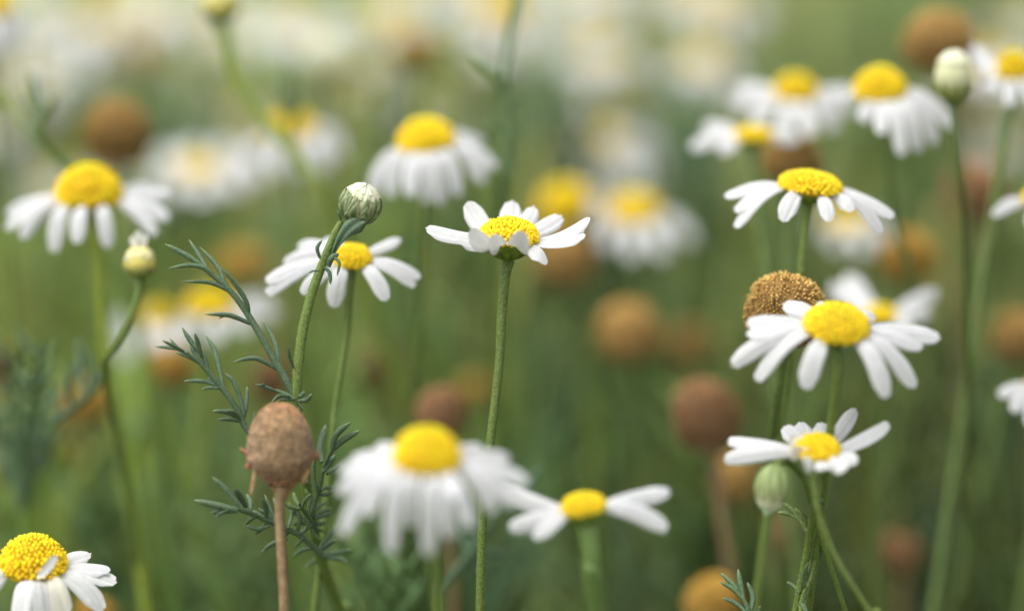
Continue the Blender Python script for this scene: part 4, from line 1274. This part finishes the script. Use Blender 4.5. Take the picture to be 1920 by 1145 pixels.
# upright stems
for (x, y) in scatter(1900, .60, 3.4, 1.5):
    top = canopy(x, y) + fr_.normal() * .018 + .005
    if y < .72: top -= .02
    lx, ly = fr_.normal() * .03, fr_.normal() * .03
    hue = np.array(HUES[fr_.integers(len(HUES))]) * fr_.uniform(.75, 1.25) * painted_light(x, y)
    pts = spline([(x, y, -.004), (x + lx * .3, y + ly * .3, top * .45), (x + lx, y + ly, top)], 3)
    tube(fb, pts, np.linspace(.0013, .0008, len(pts)), 4, tint=hue * np.array([1.15, 1.15, .8]))
# taller stems that cross the middle of the picture, pale and dark
for (x, y) in scatter(480, .66, 1.3, 1.0):
    top = .335 + fr_.uniform(-.02, .03)
    lx, ly = fr_.normal() * .035, fr_.normal() * .02
    hue = [np.array([2.0, 1.7, 1.6]), np.array([.45, .5, .5]), np.array([1.2, 1.25, 1.1]), np.array([2.2, 1.6, 1.3])][fr_.integers(4)] * fr_.uniform(.8, 1.15)
    pts = spline([(x, y, -.004), (x + lx * .2, y + ly * .3, top * .5), (x + lx, y + ly, top)], 4)
    tube(fb, pts, np.linspace(.0016, .0010, len(pts)), 5, tint=hue)
    for k in range(3):
        v, f, t = FR[fr_.integers(len(FR))]
        Rm = np.array(Matrix.Rotation(fr_.uniform(0, 6.28), 3, 'Z') @ Matrix.Rotation(fr_.uniform(.3, .9), 3, 'X'))
        q = pts[int(len(pts) * fr_.uniform(.45, .85))]
        fb.add((v * fr_.uniform(.03, .055)) @ Rm.T + q, f, t * hue * .8)
# feathery leaves
for (x, y) in scatter(6200, .58, 3.4, 1.7):
    v, f, t = FR[fr_.integers(len(FR))]
    h = canopy(x, y)
    z0 = h * fr_.uniform(.25, .93)
    if y < .70: z0 = min(z0, .235)
    L = fr_.uniform(.035, .075)
    az, ti = fr_.uniform(0, 6.28), abs(fr_.normal() * .55)
    Rm = np.array((Matrix.Rotation(az, 3, 'Z') @ Matrix.Rotation(ti, 3, 'X')))
    hue = np.array(HUES[fr_.integers(len(HUES))]) * fr_.uniform(.75, 1.2) * painted_light(x, y)
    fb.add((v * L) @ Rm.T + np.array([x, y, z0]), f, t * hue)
fo = fb.build('field_foliage', M['field'])
fo['kind'] = 'stuff'
fo['label'] = 'dense soft mass of feathery green leaves and stems filling the field'
fo['category'] = 'foliage'

# ------------------------------------------------------------------ field: far daisies, seed heads (copies of a few)


def arch_flower(seed, n, d0, d1, disc, h, tilt):
    """template thing: daisy of unit size 1 m built at the origin, then scaled copies"""
    r_ = np.random.default_rng(seed)
    ax = head_axis(tilt)
    A, B, N = frame_of(ax)
    mb = MB()
    R0 = .0048
    c = np.zeros(3)
    for k in range(n):
        a = 2 * math.pi * (k + r_.uniform(-.2, .2)) / n
        rad = A * math.cos(a) + B * math.sin(a)
        dr = math.radians(r_.uniform(d0, d1))
        b = rad * R0 * .86
        petal(mb, b, b + (rad * math.cos(dr) - ax * math.sin(dr)) * r_.uniform(.0085, .0105), rad, ax, np.cross(ax, rad), .0040, .06, .3, r_)
    pet = mb.mesh('petals', M['petal'])
    mb = MB()
    cup_mesh(mb, c, ax, R0 * .8, R0 * .6, .0009)
    inv = mb.mesh('involucre', M['cup'])
    mb = MB()
    st = spline([(0, 0, 0), (.002, .002, -.12), (-.002, .003, -.34)], 5) - ax * R0 * .5
    tube(mb, st, .00085, 6)
    stm = mb.mesh('stem', M['stemdark'])
    return pet, inv, stm, DISC[disc], ax, R0, h


ARCH = [arch_flower(61, 15, -5, 30, 'dome', .0042, (0, .1)), arch_flower(62, 13, 25, 65, 'dome', .005, (.1, .05)), arch_flower(63, 14, -15, 15, 'flat', .003, (-.1, .2)), arch_flower(64, 16, 10, 45, 'coarse', .0046, (.05, .25))]


def proj(x, y, z):
    v = np.array([x, y, z]) - CAM
    d = v @ FWD
    return 960 + (v @ RIGHT) / (K * d), 572.5 - (v @ UPV) / (K * d), d


def place_arch(a, x, y, z, s, rz, label, group):
    pet, inv, stm, dsc, ax, R0, h = a
    root = thing('chamomile_flower', label, 'flower', (x, y, 0), group)
    base = {'disc': .95}['disc']
    for nm, me, sc, lo, rt in (('stem', stm, (s, s, 1), (0, 0, z), None), ('involucre', inv, (s, s, s), (0, 0, z), None), ('petals', pet, (s, s, s), (0, 0, z), None),
                               ('disc', dsc, (R0 * s * .85, R0 * s * .85, h * s / .9 * .8), (0, 0, z), rot_to(ax))):
        o = bpy.data.objects.new(nm, me)
        COL.objects.link(o)
        o.parent = root
        o.location = lo
        o.scale = sc
        if rt is not None:
            o.rotation_euler = rt
    root.rotation_euler = (0, 0, rz)
    return root


far_label = 'small very blurred white daisy in the pale far part of the field'
for k in range(80):            # those that blur together in the pale upper background
    near = k < 46
    qx = fr_.uniform(-60, 1330) if k % 11 else fr_.uniform(1780, 2000)
    qy, dd = (fr_.uniform(20, 400), fr_.uniform(.76, .95)) if near else (fr_.uniform(-70, 200), fr_.uniform(.92, 1.4))
    if near and qy > 260 and 560 < qx < 1000: qy -= 200
    x, y, z = P(qx, qy, dd)
    place_arch(ARCH[fr_.integers(4)], x, y, max(.2, z), fr_.uniform(.75, 1.05) if near else fr_.uniform(.9, 1.2), fr_.uniform(-.6, .6), far_label, 'far daisies of the pale upper background')
for k in range(60):            # and further on
    y = 1.4 + 2.2 * fr_.random()
    x = (fr_.random() * 2 - 1) * .22 * y
    place_arch(ARCH[fr_.integers(4)], x, y, canopy(x, y) + fr_.uniform(-.01, .03), fr_.uniform(.9, 1.2), fr_.uniform(-.6, .6), far_label, 'far daisies of the pale upper background')
for k in range(26):
    x, y, z = P(fr_.uniform(0, 1920), fr_.uniform(-20, 330), fr_.uniform(.8, 1.3))
    root = thing('seed_head', 'small very blurred brown seed head in the far part of the field', 'seed head', (x, y, 0), 'far seed heads of the pale upper background')
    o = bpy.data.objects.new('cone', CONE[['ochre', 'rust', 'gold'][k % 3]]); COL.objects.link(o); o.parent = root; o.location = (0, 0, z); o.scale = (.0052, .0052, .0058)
    o = bpy.data.objects.new('stem', ARCH[0][2]); COL.objects.link(o); o.parent = root; o.location = (0, 0, z);
